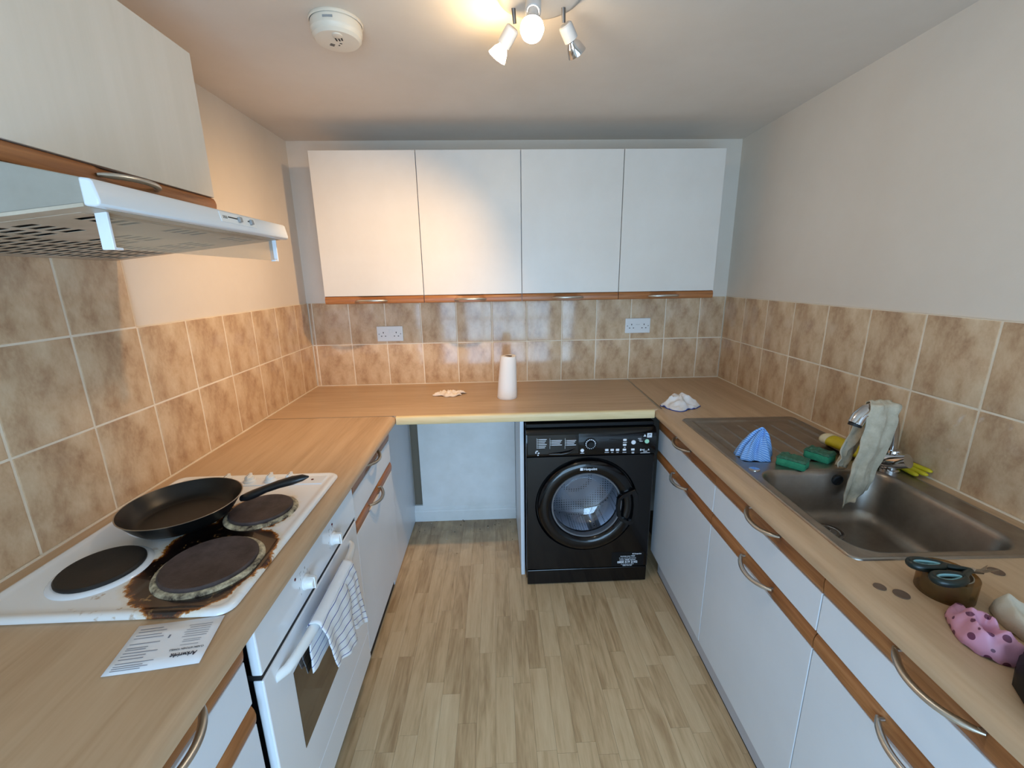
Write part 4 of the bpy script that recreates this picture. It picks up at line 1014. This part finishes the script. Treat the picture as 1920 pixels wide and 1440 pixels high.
farp = [(RW(1.291, 0.152, z0_ + 0.2275), NR * 0.026), (RW(1.268, 0.150, z0_ + 0.216), NR * 0.024), (RW(1.260, 0.156, z0_ + 0.17), NR * 0.022), (RW(1.262, 0.178, z0_ + 0.11), NR * 0.024), (RW(1.264, 0.202, z0_ + 0.05), NR * 0.024), (RW(1.265, 0.212, z0_ + 0.006), NR * 0.018)]
strip(mb, nearp, 0, seed=1.3); strip(mb, farp, 0, seed=7.7)
solo('dish_cloth', mb, 'cloth_beige', 'beige cloth hung over the tap spout, dangling into the sink', 'cloth', RW(1.295, 0.19, z0_ + 0.1), smooth=80, solid=0.003, fixn=False)

# rubber gloves
M['rubber'] = mat('yellow_rubber', S(214, 196, 36), 0.5, var=S(196, 176, 30), vscale=20)
M['rubber_in'] = mat('glove_lining', S(226, 216, 184), 0.7)
def hull(name, mb, mats, label, cat, loc, **kw): return solo(name, mb, mats, label, cat, loc, smooth=70, **kw)
g1 = thing('rubber_glove', 'yellow rubber glove hung behind the tap, fingers lying to the right', 'glove', RW(1.28, 0.03, z0_))
mb = MB()
def limb(pts, ws, flat): mb.tube(pts, ws, n=14, flat=flat, up=NR)
limb([RW(1.206, 0.050, z0_ + 0.142), RW(1.207, 0.050, z0_ + 0.12), RW(1.210, 0.044, z0_ + 0.09), RW(1.218, 0.036, z0_ + 0.05), RW(1.232, 0.030, z0_ + 0.018)], [0.030, 0.031, 0.029, 0.028, 0.022], 0.20)
limb([RW(1.225, 0.031, z0_ + 0.028), RW(1.250, 0.034, z0_ + 0.020), RW(1.268, 0.036, z0_ + 0.016)], [0.020, 0.022, 0.020], 0.35)
obj('glove_hand', mb, 'rubber', g1, world=True, smooth=70)
for k, (dt, dz, L, dr_) in enumerate(((0.026, 0.020, 0.100, -0.012), (0.036, 0.013, 0.108, -0.004), (0.046, 0.008, 0.096, 0.004), (0.030, 0.010, 0.080, -0.010))):
    f0 = RW(1.256, dt - 0.006, z0_ + dz); L *= 0.86
    obj('finger', MB().tube([f0, f0 + SR * L * 0.45 + NR * dr_ * 0.5, f0 + SR * L * 0.85 + NR * dr_, f0 + SR * (L * 0.97) + NR * dr_, f0 + SR * L + NR * dr_], [0.0095, 0.0095, 0.009, 0.006, 0.0015], n=10, flat=0.7), 'rubber', g1, world=True, smooth=70)
g2 = thing('rubber_glove', 'yellow rubber glove with pale turned cuff lying on the drainer corner', 'glove', RW(1.14, 0.10, z0_))
mb = MB()
pa = [RW(1.085, 0.118, z0_ + 0.020), RW(1.11, 0.112, z0_ + 0.021), RW(1.15, 0.102, z0_ + 0.018), RW(1.19, 0.094, z0_ + 0.015), RW(1.215, 0.090, z0_ + 0.012)]
mb.tube(pa, [0.031, 0.031, 0.029, 0.030, 0.024], n=18, flat=0.62, cap=True)
obj('glove_hand', mb, 'rubber', g2, world=True, smooth=70)
obj('cuff', MB().tube([RW(1.060, 0.122, z0_ + 0.021), RW(1.070, 0.120, z0_ + 0.021), RW(1.090, 0.116, z0_ + 0.021)], [0.026, 0.0325, 0.0330], n=18, flat=0.63), 'rubber_in', g2, world=True, smooth=70, label='pale lining turned out at the cuff')
for k in range(4):
    f0 = RW(1.208, 0.072 + k * 0.013, z0_ + 0.011)
    obj('finger', MB().tube([f0, f0 + SR * 0.03, f0 + SR * 0.055, f0 + SR * 0.062], [0.0085, 0.0085, 0.0075, 0.002], n=10, flat=0.8), 'rubber', g2, world=True, smooth=70)

# sponges and the blue cloth on the drainer
M['sponge'] = mat('green_sponge', S(52, 146, 108), 0.95, bump=0.8, bscale=420, var=S(40, 128, 92), vscale=60)
M['scour'] = mat('green_scourer', S(78, 122, 98), 0.95, bump=1.0, bscale=700, var=S(44, 92, 70), vscale=90)
def sponge(s, t, rot, L, Wd, label, grp=None):
    r = thing('sponge', label, 'sponge', RW(s, t, ZC + ZS - 0.0005), AR + rot)
    def blk(z0, z1, ins):
        l = [[Vector((x, y, z)) for x, y in rrect(-L/2 + i, L/2 - i, -Wd/2 + i, Wd/2 - i, 0.006, 3)] for i, z in ((ins + 0.002, z0), (ins, z0 + 0.003), (ins + 0.001, z1 - 0.003), (ins + 0.003, z1))]
        return MB().loops(l, cap0=True, cap1=True)
    obj('foam', blk(0, 0.025, 0), 'sponge', r, smooth=50)
    sc_ = MB().grid(lambda u, v: Vector((-L/2 + L * u, -Wd/2 + Wd * v, 0.031 + 0.0045 * nz(u * 9 + s * 50, v * 6, t * 70) - (0.006 if (u in (0, 1) or v in (0, 1)) else 0))), 18, 12)
    obj('scouring_pad', sc_, 'scour', r, smooth=0, solid=-0.005, fixn=False, label='rough darker green pad on top')
sponge(1.238, 0.352, 0.72, 0.082, 0.054, 'green sponge nearer the worktop edge, beside the blue cloth')
sponge(1.190, 0.232, 0.52, 0.076, 0.054, 'green sponge further back, between the drainer and the tap')

def heap(c, axes, R, h, seed, nr=26, na=72, ridges=3.0, sharp=1.3, peak=(0, 0), lift=0.003, prof=1.0):
    """crumpled cloth: irregular outline, folded height"""
    mb = MB(); ex, ey = axes
    def fn(u, v):
        th = 2 * PI * u; rho = 1 - v * 0.985
        rr = R(th)
        x = math.cos(th) * rr[0] * rho + peak[0] * (1 - rho) ** 1.0; y = math.sin(th) * rr[1] * rho + peak[1] * (1 - rho)
        x += 0.010 * nz(x * 22 + seed, y * 22, 3) * min(1, (1 - rho) * 3 + 0.3); y += 0.010 * nz(x * 22, y * 22 + seed, 8) * min(1, (1 - rho) * 3 + 0.3)
        px_, py_ = x - 0.35 * peak[0], y - 0.35 * peak[1]
        f = 1 - abs(nz(px_ * ridges * 14 + seed, py_ * ridges * 14, seed * 1.7)) * 2.6
        f2 = 1 - abs(nz(px_ * ridges * 30 + seed, py_ * ridges * 30, seed * 2.9)) * 2.2
        lump = 0.5 + 0.9 * nz(x * 16 + seed * 3, y * 16, seed * 0.7)
        hh = h * max(0.0, 1 - rho ** (2.6 * prof)) ** sharp * max(0.2, 0.26 + 0.16 * lump + 0.42 * f + 0.20 * f2)
        edge = lift * max(0.0, nz(math.cos(th) * 3 + seed, math.sin(th) * 3, 2.2)) * 2
        return Vector(c) + ex * x + ey * y + Vector((0, 0, max(0.0012, hh + edge * rho ** 4 + 0.0018)))
    mb.grid(fn, na, nr, wrap=True)
    return mb
def checks(name, c1, c2, scale):
    mt = bpy.data.materials.new(name); mt.use_nodes = True
    nt = mt.node_tree; b = nt.nodes['Principled BSDF']; b.inputs['Roughness'].default_value = 0.9
    tc = nt.nodes.new('ShaderNodeTexCoord')
    w = nt.nodes.new('ShaderNodeTexWave'); w.inputs['Scale'].default_value = scale; w.inputs['Distortion'].default_value = 1.5; w.wave_profile = 'SIN'; w.bands_direction = 'DIAGONAL'
    nt.links.new(tc.outputs['Object'], w.inputs['Vector'])
    rp = ramp(nt, [(0.35, c1), (0.6, c2)]); nt.links.new(w.outputs['Fac'], rp.inputs['Fac']); nt.links.new(rp.outputs['Color'], b.inputs['Base Color'])
    return mt
M['blue'] = checks('blue_check_cloth', S(88, 140, 214), S(150, 190, 236), 60)
def pinch(c, axes, rx, ry, h, seed, peak, k1=5, k2=11, na=96, nr=30):
    """cloth picked up at one point and let go: folds run down from the peak"""
    mb = MB(); ex, ey = axes
    def fn(u, v):
        th = 2 * PI * u; rho = 1 - v * 0.97
        fold = math.cos(k1 * th + seed) + 0.55 * math.cos(k2 * th + 2.1 * seed + rho * 2)
        sw = 0.5 * (1 - rho)                       # the folds twist towards the peak
        rr = rho * (1 + 0.13 * fold * rho)
        x = math.cos(th + sw) * rx * rr + peak[0] * (1 - rho); y = math.sin(th + sw) * ry * rr + peak[1] * (1 - rho)
        z = h * ((1 - rho) ** 0.85) * (1 + 0.10 * nz(x * 40, y * 40, seed)) + 0.012 * fold * rho * (1 - rho) * 3.2 + 0.006 * nz(x * 60 + seed, y * 60, 3.0) * (1 - rho * 0.5)
        z += 0.016 * max(0.0, math.cos(th - 2.4)) * rho * (1 - rho) * 4
        return Vector(c) + ex * x + ey * y + Vector((0, 0, max(0.0012, z + 0.002)))
    mb.grid(fn, na, nr, wrap=True)
    return mb
mb = pinch(RW(1.160, 0.432, ZC + ZS - 0.003), (SR, NR), 0.044, 0.056, 0.094, 1.9, (-0.012, -0.034))
# a flap standing up towards the wall
solo('cleaning_cloth', mb, 'blue', 'crumpled blue chequered cleaning cloth on the sink drainer', 'cloth', RW(1.158, 0.432, ZC + ZS), smooth=80, solid=0.0012, fixn=False)

# white cloth with blue hem on the back right corner
M['whitecloth'] = mat('white_cotton', S(234, 236, 242), 0.92, bump=0.2, bscale=300, var=S(226, 216, 206), vscale=14)
M['bluehem'] = mat('blue_hem', S(36, 68, 150), 0.9)
rg = thing('cleaning_cloth', 'crumpled white cloth with blue hem on the far right corner of the worktop', 'cloth', RW(0.585, 0.455, ZC))
RO = lambda th: (0.060 + 0.012 * math.sin(2 * th + 0.6) + 0.008 * math.sin(5 * th), 0.088 + 0.012 * math.sin(3 * th + 0.9))
mb = heap(RW(0.585, 0.455, ZC - 0.001), (SR, NR), RO, 0.068, 9.1, ridges=1.2, sharp=0.8, peak=(-0.030, 0.004), lift=0.007)
hem = [v.copy() for v in mb.v[:72]]
obj('cloth', mb, 'whitecloth', rg, world=True, smooth=80, solid=0.0014, fixn=False)
obj('hem', MB().tube(hem + [hem[0]], 0.0024, n=6), 'bluehem', rg, world=True, smooth=60, label='dark blue hem')

# kitchen roll and tissue on the back worktop
kr = thing('kitchen_roll', 'white kitchen roll standing on the back worktop, loosened to a cone', 'kitchen roll', (1.094, -0.338, ZC))
mb = MB(); n = 40
prof = [(0.050, 0.0), (0.0515, 0.002), (0.0505, 0.015), (0.047, 0.09), (0.0425, 0.17), (0.0395, 0.213), (0.0385, 0.2165), (0.021, 0.2165), (0.020, 0.213), (0.020, 0.10), (0, 0.10)]
lps = []
for r, z in prof[:-1]:
    cx_ = 1.0925 + 0.009 * min(1, z / 0.216); tw = z * 3
    lps.append([Vector((cx_ + r * math.cos(2 * PI * i / n) * (1 + 0.012 * math.sin(3 * 2 * PI * i / n + tw)), -0.338 + r * math.sin(2 * PI * i / n), ZC + z + (0.002 * math.sin(2 * PI * i / n * 2) if z > 0.15 else 0))) for i in range(n)])
obj('paper', MB().loops(lps, cap0=True), mat('kitchen_paper', S(238, 234, 230), 0.9, bump=0.25, bscale=160), kr, world=True, smooth=45)
obj('core', MB().lathe([(0.0205, 0.004), (0.0205, 0.2155), (0.0185, 0.2155), (0.0185, 0.03), (0, 0.03)], (1.1012, -0.338, ZC), 24), mat('cardboard', S(120, 96, 74), 0.9), kr, world=True, smooth=40)
mb = heap((0.790, -0.262, ZC - 0.001), (Vector((1, 0.10, 0)), Vector((-0.1, 1, 0))), lambda th: (0.078 + 0.012 * math.sin(4 * th) + 0.010 * math.sin(7 * th + 1), 0.036 + 0.010 * math.sin(3 * th) + 0.004 * math.sin(9 * th)), 0.030, 2.2, ridges=2.6, sharp=0.6, lift=0.008)
solo('tissue', mb, mat('tissue_paper', S(236, 222, 206), 0.95, bump=0.2, bscale=200), 'crumpled white tissue lying on the back worktop left of the kitchen roll', 'tissue', (0.79, -0.262, ZC), smooth=80, solid=0.0008, fixn=False)

# ================================================================== SOCKETS
def socket(cx, cz, label, switch=True):
    r = thing('socket', label, 'socket', (cx, -0.0005, cz), 0, 'double sockets on the tiled back wall')
    obj('faceplate', MB().box(-0.0725, 0.0725, -0.0100, 0.0, -0.0425, 0.0425), 'plastic', r, smooth=0, bevel=0.003, seg=3)
    for sx in (-0.036, 0.036):
        for dx, dz, w, h in ((0, 0.007, 0.0042, 0.0085), (-0.011, -0.013, 0.0068, 0.0044), (0.011, -0.013, 0.0068, 0.0044)):
            obj('pin_hole', MB().box(sx + dx - w / 2, sx + dx + w / 2, -0.0103, -0.0095, dz - h / 2, dz + h / 2), 'slot', r, smooth=0)
    for sx in (-0.0605, 0.0605): obj('screw', MB().lathe([(0.0032, 0), (0.0030, 0.0006), (0, 0.0008)], n=12, M4=Matrix.Translation((sx, -0.0098, -0.001)) @ Matrix.Rotation(PI / 2, 4, 'X')), 'grey', r)
    for sx in (-0.009, 0.009) if switch else ():
        obj('switch', MB().box(sx - 0.0075, sx + 0.0075, -0.0125, -0.0095, 0.004, 0.026), 'plastic', r, smooth=0, bevel=0.001)
    if not switch: obj('maker_mark', MB().box(-0.012, 0.012, -0.0102, -0.0095, 0.006, 0.0072), 'grey', r, smooth=0)
    return r
socket(0.4425, 1.1825, 'white double socket on the tiles under the leftmost wall cabinet')
socket(1.861, 1.2015, 'white double socket on the tiles under the rightmost wall cabinet', False)

# ================================================================== CEILING THINGS
sd = thing('smoke_alarm', 'white round smoke alarm on the ceiling, left of the spotlights', 'smoke alarm', (0.623, -1.048, CEIL))
obj('base', MB().lathe([(0, 0), (0.070, 0), (0.0715, -0.002), (0.0715, -0.006), (0.069, -0.008)], (0.623, -1.048, CEIL), 48), 'old_plastic', sd, world=True, smooth=40)
obj('cover', MB().lathe([(0.067, -0.007), (0.0685, -0.012), (0.0680, -0.028), (0.0655, -0.031), (0.0645, -0.040), (0.058, -0.047), (0.036, -0.0495), (0, -0.050)], (0.623, -1.048, CEIL), 56), 'old_plastic', sd, world=True, smooth=35)
cz = CEIL - 0.0495
mb = MB()
for dx, dy, w, h, a in ((-0.020, 0.012, 0.012, 0.0028, 0.6), (-0.016, 0.006, 0.012, 0.0028, 0.6), (0.000, 0.012, 0.004, 0.0035, 0.5), (0.008, 0.002, 0.006, 0.0028, 0.6), (0.002, -0.018, 0.0035, 0.014, 0), (0.010, -0.018, 0.0035, 0.014, 0), (0.018, -0.020, 0.0035, 0.014, 0.1)):
    c_, s_ = math.cos(a), math.sin(a)
    vs = [(0.623 + dx + (px * c_ - py * s_), -1.048 + dy + (px * s_ + py * c_), z) for z in (cz - 0.0012, cz + 0.002) for px, py in ((-w/2, -h/2), (w/2, -h/2), (w/2, h/2), (-w/2, h/2))]
    mb.add(vs, [(0, 3, 2, 1), (4, 5, 6, 7), (0, 1, 5, 4), (1, 2, 6, 5), (2, 3, 7, 6), (3, 0, 4, 7)])
obj('vent_slots', mb, 'slot', sd, world=True, smooth=0)
obj('test_button', MB().lathe([(0.014, 0), (0.0135, -0.003), (0.011, -0.004), (0, -0.0042)], (0.634, -1.084, cz + 0.0025), 24), 'old_plastic', sd, world=True, smooth=40)
obj('nameplate', MB().box(0.610, 0.636, -1.1172, -1.1155, CEIL - 0.0215, CEIL - 0.0165), 'grey', sd, world=True, smooth=0)

M['lampwhite'] = mat('lamp_white', S(186, 182, 178), 0.4)
LC = Vector((1.172, -1.200, CEIL))
lt = thing('spotlight_bar', 'round white ceiling light with three lamp heads, the right one unlit', 'ceiling light', LC)
obj('ceiling_plate', MB().lathe([(0.113, 0), (0.113, -0.004), (0.106, -0.016), (0.090, -0.022), (0, -0.024)], LC, 64), 'lampwhite', lt, world=True, smooth=40)
M['bracket'] = mat('dark_bracket', S(92, 84, 78), 0.4, metal=0.6)
M['globe'] = mat('lit_globe', S(255, 255, 255), 0.4, emit=(1.0, 0.93, 0.82, 1), estr=GLOBE_L)
M['warmglass'] = mat('lit_reflector', S(255, 230, 190), 0.3, emit=(1.0, 0.70, 0.34, 1), estr=WARM_L)
M['warmface'] = mat('lit_lens', S(255, 240, 210), 0.3, emit=(1.0, 0.78, 0.46, 1), estr=14.0)
def head(stem_top, stem_bot, b0, b1, f1, lit):
    stem_top, stem_bot, b0, b1, f1 = map(Vector, (stem_top, stem_bot, b0, b1, f1))
    br = MB().tube([stem_top, stem_top.lerp(stem_bot, 0.5), stem_bot], [0.0055, 0.005, 0.0045], n=8, flat=0.4, up=Vector((0, 1, 0)))
    obj('bracket', br, 'bracket', lt, world=True, smooth=40)
    d = (b1 - b0).normalized(); q4 = d.to_track_quat('Z', 'Y').to_matrix().to_4x4(); L = (b1 - b0).length; F = (f1 - b0).length
    hd_ = obj('lamp_holder', MB().lathe([(0, 0), (0.014, 0), (0.0175, 0.003), (0.0185, 0.010), (0.0185, L), (0.0165, L), (0.0160, L - 0.004), (0, L - 0.004)], n=28, M4=Matrix.Translation(b0) @ q4), 'lampwhite', lt, world=True, smooth=40)
    rf = [(0.011, L - 0.003), (0.0125, L + 0.005), (0.0190, L + 0.014), (0.0245, F - 0.004), (0.0255, F)]
    obj('reflector', MB().lathe(rf, n=36, M4=Matrix.Translation(b0) @ q4), 'warmglass' if lit else 'chrome', hd_, world=True, smooth=60)
    obj('lens', MB().lathe([(0.0245, F - 0.0012), (0.0225, F - 0.0006), (0, F + 0.0006)], n=36, M4=Matrix.Translation(b0) @ q4), 'warmface' if lit else 'lampwhite', hd_, world=True, smooth=60)
    return b0 + d * (F + 0.012), d
pl, dl_ = head((1.108, -1.160, 2.156), (1.112, -1.146, 2.124), (1.108, -1.143, 2.118), (1.083, -1.121, 2.088), (1.064, -1.104, 2.066), True)
head((1.236, -1.165, 2.156), (1.240, -1.148, 2.126), (1.243, -1.145, 2.124), (1.264, -1.126, 2.098), (1.284, -1.108, 2.074), False)
sl = lamp('SPOT', 'warm_lamp', pl, WARM_SPOT, (1.0, 0.60, 0.26), spot_size=math.radians(100), spot_blend=1.0, shadow_soft_size=0.02)
aim(sl, (0.06, -0.20, 0.90))
g0 = Vector((1.156, -1.215, 2.150)); g1_ = Vector((1.1475, -1.258, 2.060)); dg = (g1_ - g0).normalized(); q4 = dg.to_track_quat('Z', 'Y').to_matrix().to_4x4()
hd_ = obj('lamp_holder', MB().lathe([(0, 0), (0.0185, 0), (0.0195, 0.050), (0.0175, 0.052), (0.017, 0.048), (0, 0.048)], n=28, M4=Matrix.Translation(g0) @ q4), 'lampwhite', lt, world=True, smooth=40)
obj('bulb_neck', MB().lathe([(0.0135, 0.049), (0.0140, 0.064), (0.0165, 0.0785)], n=28, M4=Matrix.Translation(g0) @ q4), 'lampwhite', hd_, world=True, smooth=40)
obj('bulb_collar', MB().lathe([(0.0165, -0.0215), (0.0225, -0.0165), (0.0268, -0.0065)], n=32, M4=Matrix.Translation(g1_) @ q4), 'lampwhite', hd_, world=True, smooth=60)
mb = MB().lathe([(0.0268, -0.0065), (0.0280, 0.0), (0.0278, 0.004), (0.0245, 0.0150), (0.0165, 0.0230), (0.007, 0.0275), (0, 0.0285)], n=32, M4=Matrix.Translation(g1_) @ q4)
obj('globe', mb, 'globe', hd_, world=True, smooth=60, label='round white lamp globe, switched on')

# ================================================================== NEAR RIGHT CORNER
M['copper'] = mat('dull_copper', S(112, 92, 78), 0.45, metal=0.35)
for s, t, r, lb in ((1.780, 0.530, 0.0105, 'smaller dark copper coin near the worktop edge below the sink'), (1.801, 0.506, 0.0132, 'larger dark copper coin near the worktop edge below the sink'), (1.743, 0.259, 0.0132, 'dark copper coin behind the scissors, near the sink edge')):
    solo('coin', MB().lathe([(0, 0), (r - 0.0004, 0), (r, 0.0004), (r, 0.0014), (r - 0.0004, 0.0018), (r - 0.0012, 0.0016), (0, 0.0016)], RW(s, t, ZC), 32), 'copper', lb, 'coin', RW(s, t, ZC), smooth=30)
tc_ = RW(1.796, 0.420, ZC)
tpr = thing('tape_roll', 'roll of brown parcel tape lying flat under the scissors', 'tape', tc_)
obj('tape', MB().lathe([(0.0345, 0.0), (0.0430, 0.0), (0.0435, 0.001), (0.0435, 0.044), (0.0430, 0.045), (0.0345, 0.045), (0.0345, 0.0)], tc_, 48), 'tape', tpr, world=True, smooth=40)
obj('core', MB().lathe([(0.0342, 0.0), (0.0342, 0.0455), (0.0325, 0.0455), (0.0325, 0.0), (0.0342, 0.0)], tc_, 48), mat('tape_core', S(150, 134, 112), 0.8), tpr, world=True, smooth=40)
# scissors, lying on the tape
zs = ZC + 0.0458
scs = thing('scissors', 'scissors with dark green handles and pale blue grips resting on the tape roll', 'scissors', RW(1.80, 0.41, zs))
M['handle_green'] = mat('dark_green_handle', S(12, 30, 29), 0.35)
M['grip_blue'] = mat('pale_blue_grip', S(128, 176, 186), 0.5)
M['blade'] = mat('scissor_steel', S(160, 156, 152), 0.25, metal=1.0)
def loopring(c, L, Wd, rot, r, z, taper=0.25):
    pts = []
    for i in range(33):
        a = 2 * PI * i / 32; x = L / 2 * math.cos(a); y = Wd / 2 * math.sin(a) * (1 + taper * math.cos(a + PI))
        pts.append(RW(c[0] + x * math.sin(rot) + y * math.cos(rot), c[1] - x * math.cos(rot) + y * math.sin(rot), z))
    return pts
P0 = (1.803, 0.388)
for (c, L, Wd, rot) in (((1.784, 0.453), 0.056, 0.024, 0.18), ((1.824, 0.449), 0.056, 0.026, -0.02)):
    lp = loopring(c, L, Wd, rot, 0.004, zs + 0.0065)
    hl = obj('handle', MB().tube(lp, 0.0062, n=10, flat=1.2, cap=False).tube([Vector(lp[0]) , RW((c[0] * 0.5 + P0[0] * 0.5), (c[1] * 0.35 + P0[1] * 0.65), zs + 0.0065), RW(P0[0], P0[1], zs + 0.0065)], [0.0058, 0.0060, 0.0050], n=10), 'handle_green', scs, world=True, smooth=60)
    lp2 = loopring(c, L - 0.0125, Wd - 0.0125, rot, 0.004, zs + 0.0085)
    obj('grip', MB().tube(lp2, 0.0022, n=8, flat=1.6, cap=False), 'grip_blue', hl, world=True, smooth=60)
def blade(tip, off, z):
    a = RW(P0[0] - 0.004, P0[1] + 0.008 , z); b = RW(P0[0] + 0.004, P0[1] + 0.008, z); t_ = RW(tip[0], tip[1], z - 0.012)
    dz = Vector((0, 0, 0.0016)); vs = [a, b, RW(P0[0] + 0.006, P0[1] - 0.02, z - 0.002), t_, RW(P0[0] - 0.004, P0[1] - 0.02, z - 0.002)]
    return MB().add(vs + [v + dz for v in vs], [(4, 3, 2, 1, 0), (5, 6, 7, 8, 9)] + [(i, (i + 1) % 5, 5 + (i + 1) % 5, 5 + i) for i in range(5)])
obj('blade', blade((1.772, 0.318), 0, zs + 0.004), 'blade', scs, world=True, smooth=0)
obj('blade', blade((1.790, 0.316), 0, zs + 0.0065), 'blade', scs, world=True, smooth=0)
obj('pivot', MB().lathe([(0.0042, 0), (0.0040, 0.0022), (0, 0.0028)], RW(P0[0], P0[1] - 0.004, zs + 0.008), 16), 'chrome', scs, world=True, smooth=40)

# pink spotted bag, white cloth, black bag
def spots():
    mt = bpy.data.materials.new('pink_spotted'); mt.use_nodes = True
    nt = mt.node_tree; b = nt.nodes['Principled BSDF']; b.inputs['Roughness'].default_value = 0.45
    tc = nt.nodes.new('ShaderNodeTexCoord')
    mp = nt.nodes.new('ShaderNodeMapping'); mp.inputs['Scale'].default_value = (52, 52, 52); mp.inputs['Rotation'].default_value = (0, 0, 0.7); nt.links.new(tc.outputs['Object'], mp.inputs['Vector'])
    v = nt.nodes.new('ShaderNodeTexVoronoi'); v.inputs['Scale'].default_value = 1.0; v.inputs['Randomness'].default_value = 0.25
    nt.links.new(mp.outputs[0], v.inputs['Vector'])
    h = math_n(nt, 'LESS_THAN', v.outputs['Distance'], 0.30)
    nt.links.new(mixc(nt, 'MIX', h, S(206, 150, 178), S(104, 52, 84)), b.inputs['Base Color'])
    return mt
M['pinkspot'] = spots()
c = RW(1.903, 0.466, ZC - 0.001)
ex = (SR * 0.80 + NR * 0.28).normalized()
ey = Vector((-ex.y, ex.x, 0))
mb = heap(c, (ex, ey), lambda th: (0.064 * (0.86 if math.cos(th) > 0 else 1.08) + 0.004 * math.sin(3 * th), (0.036 + 0.010 * math.cos(th)) + 0.004 * math.sin(2 * th + 0.5)), 0.050, 6.6, ridges=1.7, sharp=0.55, prof=1.5)
solo('pouch', mb, 'pinkspot', 'crumpled pink pouch with dark spots on the near end of the right worktop', 'pouch', c, smooth=80, solid=0.001, fixn=False)
mb = heap(RW(1.898, 0.358, ZC - 0.001), (SR, NR), lambda th: (0.062 + 0.006 * math.sin(3 * th), 0.046), 0.044, 3.3, ridges=0.7, sharp=0.4, prof=2.2)
solo('cloth', mb, mat('off_white_cloth', S(206, 200, 186), 0.95, bump=0.3, bscale=260), 'off white cloth lying behind the pink spotted pouch', 'cloth', RW(1.905, 0.362, ZC), smooth=80, solid=0.0015, fixn=False)
bg_ = thing('bag', 'black bag with orange edge at the worktop end beside the pink pouch', 'bag', RW(2.06, 0.47, ZC))
bp_ = [(1.960, 0.380), (1.950, 0.400), (1.952, 0.440), (1.966, 0.480), (1.990, 0.512), (2.030, 0.535), (2.10, 0.54), (2.18, 0.54), (2.20, 0.52), (2.20, 0.40), (2.18, 0.385), (2.0, 0.385)]
cx_, cy_ = 2.09, 0.462
lps = []
for z, k in ((0.0, 0.97), (0.004, 1.0), (0.030, 1.0), (0.044, 0.95), (0.050, 0.86)):
    lps.append([RW(cx_ + (a - cx_) * k, cy_ + (b - cy_) * k, ZC + z) for a, b in bp_])
obj('bag_body', MB().loops(lps, cap0=True, cap1=True), 'blackm', bg_, world=True, smooth=60)
obj('edge_tape', MB().tube([RW(1.985, 0.376, ZC + 0.0450), RW(1.963, 0.386, ZC + 0.0440), RW(1.958, 0.402, ZC + 0.0435), RW(1.958, 0.415, ZC + 0.0435)], 0.004, n=8), mat('orange_tape', S(206, 88, 44), 0.6), bg_, world=True, smooth=50, label='orange edge')

# crumbs swept into the gap on the floor
mb = MB(); rc = random.Random(11)
for _ in range(46):
    x, y = rc.uniform(0.53, 1.12), -0.03 - abs(rc.gauss(0, 0.16)); r = rc.uniform(0.001, 0.0035)
    mb.lathe([(0, 0), (r, r * 0.3), (r * 0.6, r), (0, r * 1.1)], (x, y, 0.0003), 6, mi=0 if rc.random() < 0.6 else 1)
o = solo('crumbs', mb, [mat('crumb_dark', S(40, 30, 24), 0.9), mat('crumb_pale', S(206, 196, 178), 0.9)], 'scattered crumbs and dirt on the floor of the empty gap', 'crumbs', (0.85, -0.2, 0.0003), smooth=0)
o['kind'] = 'stuff'
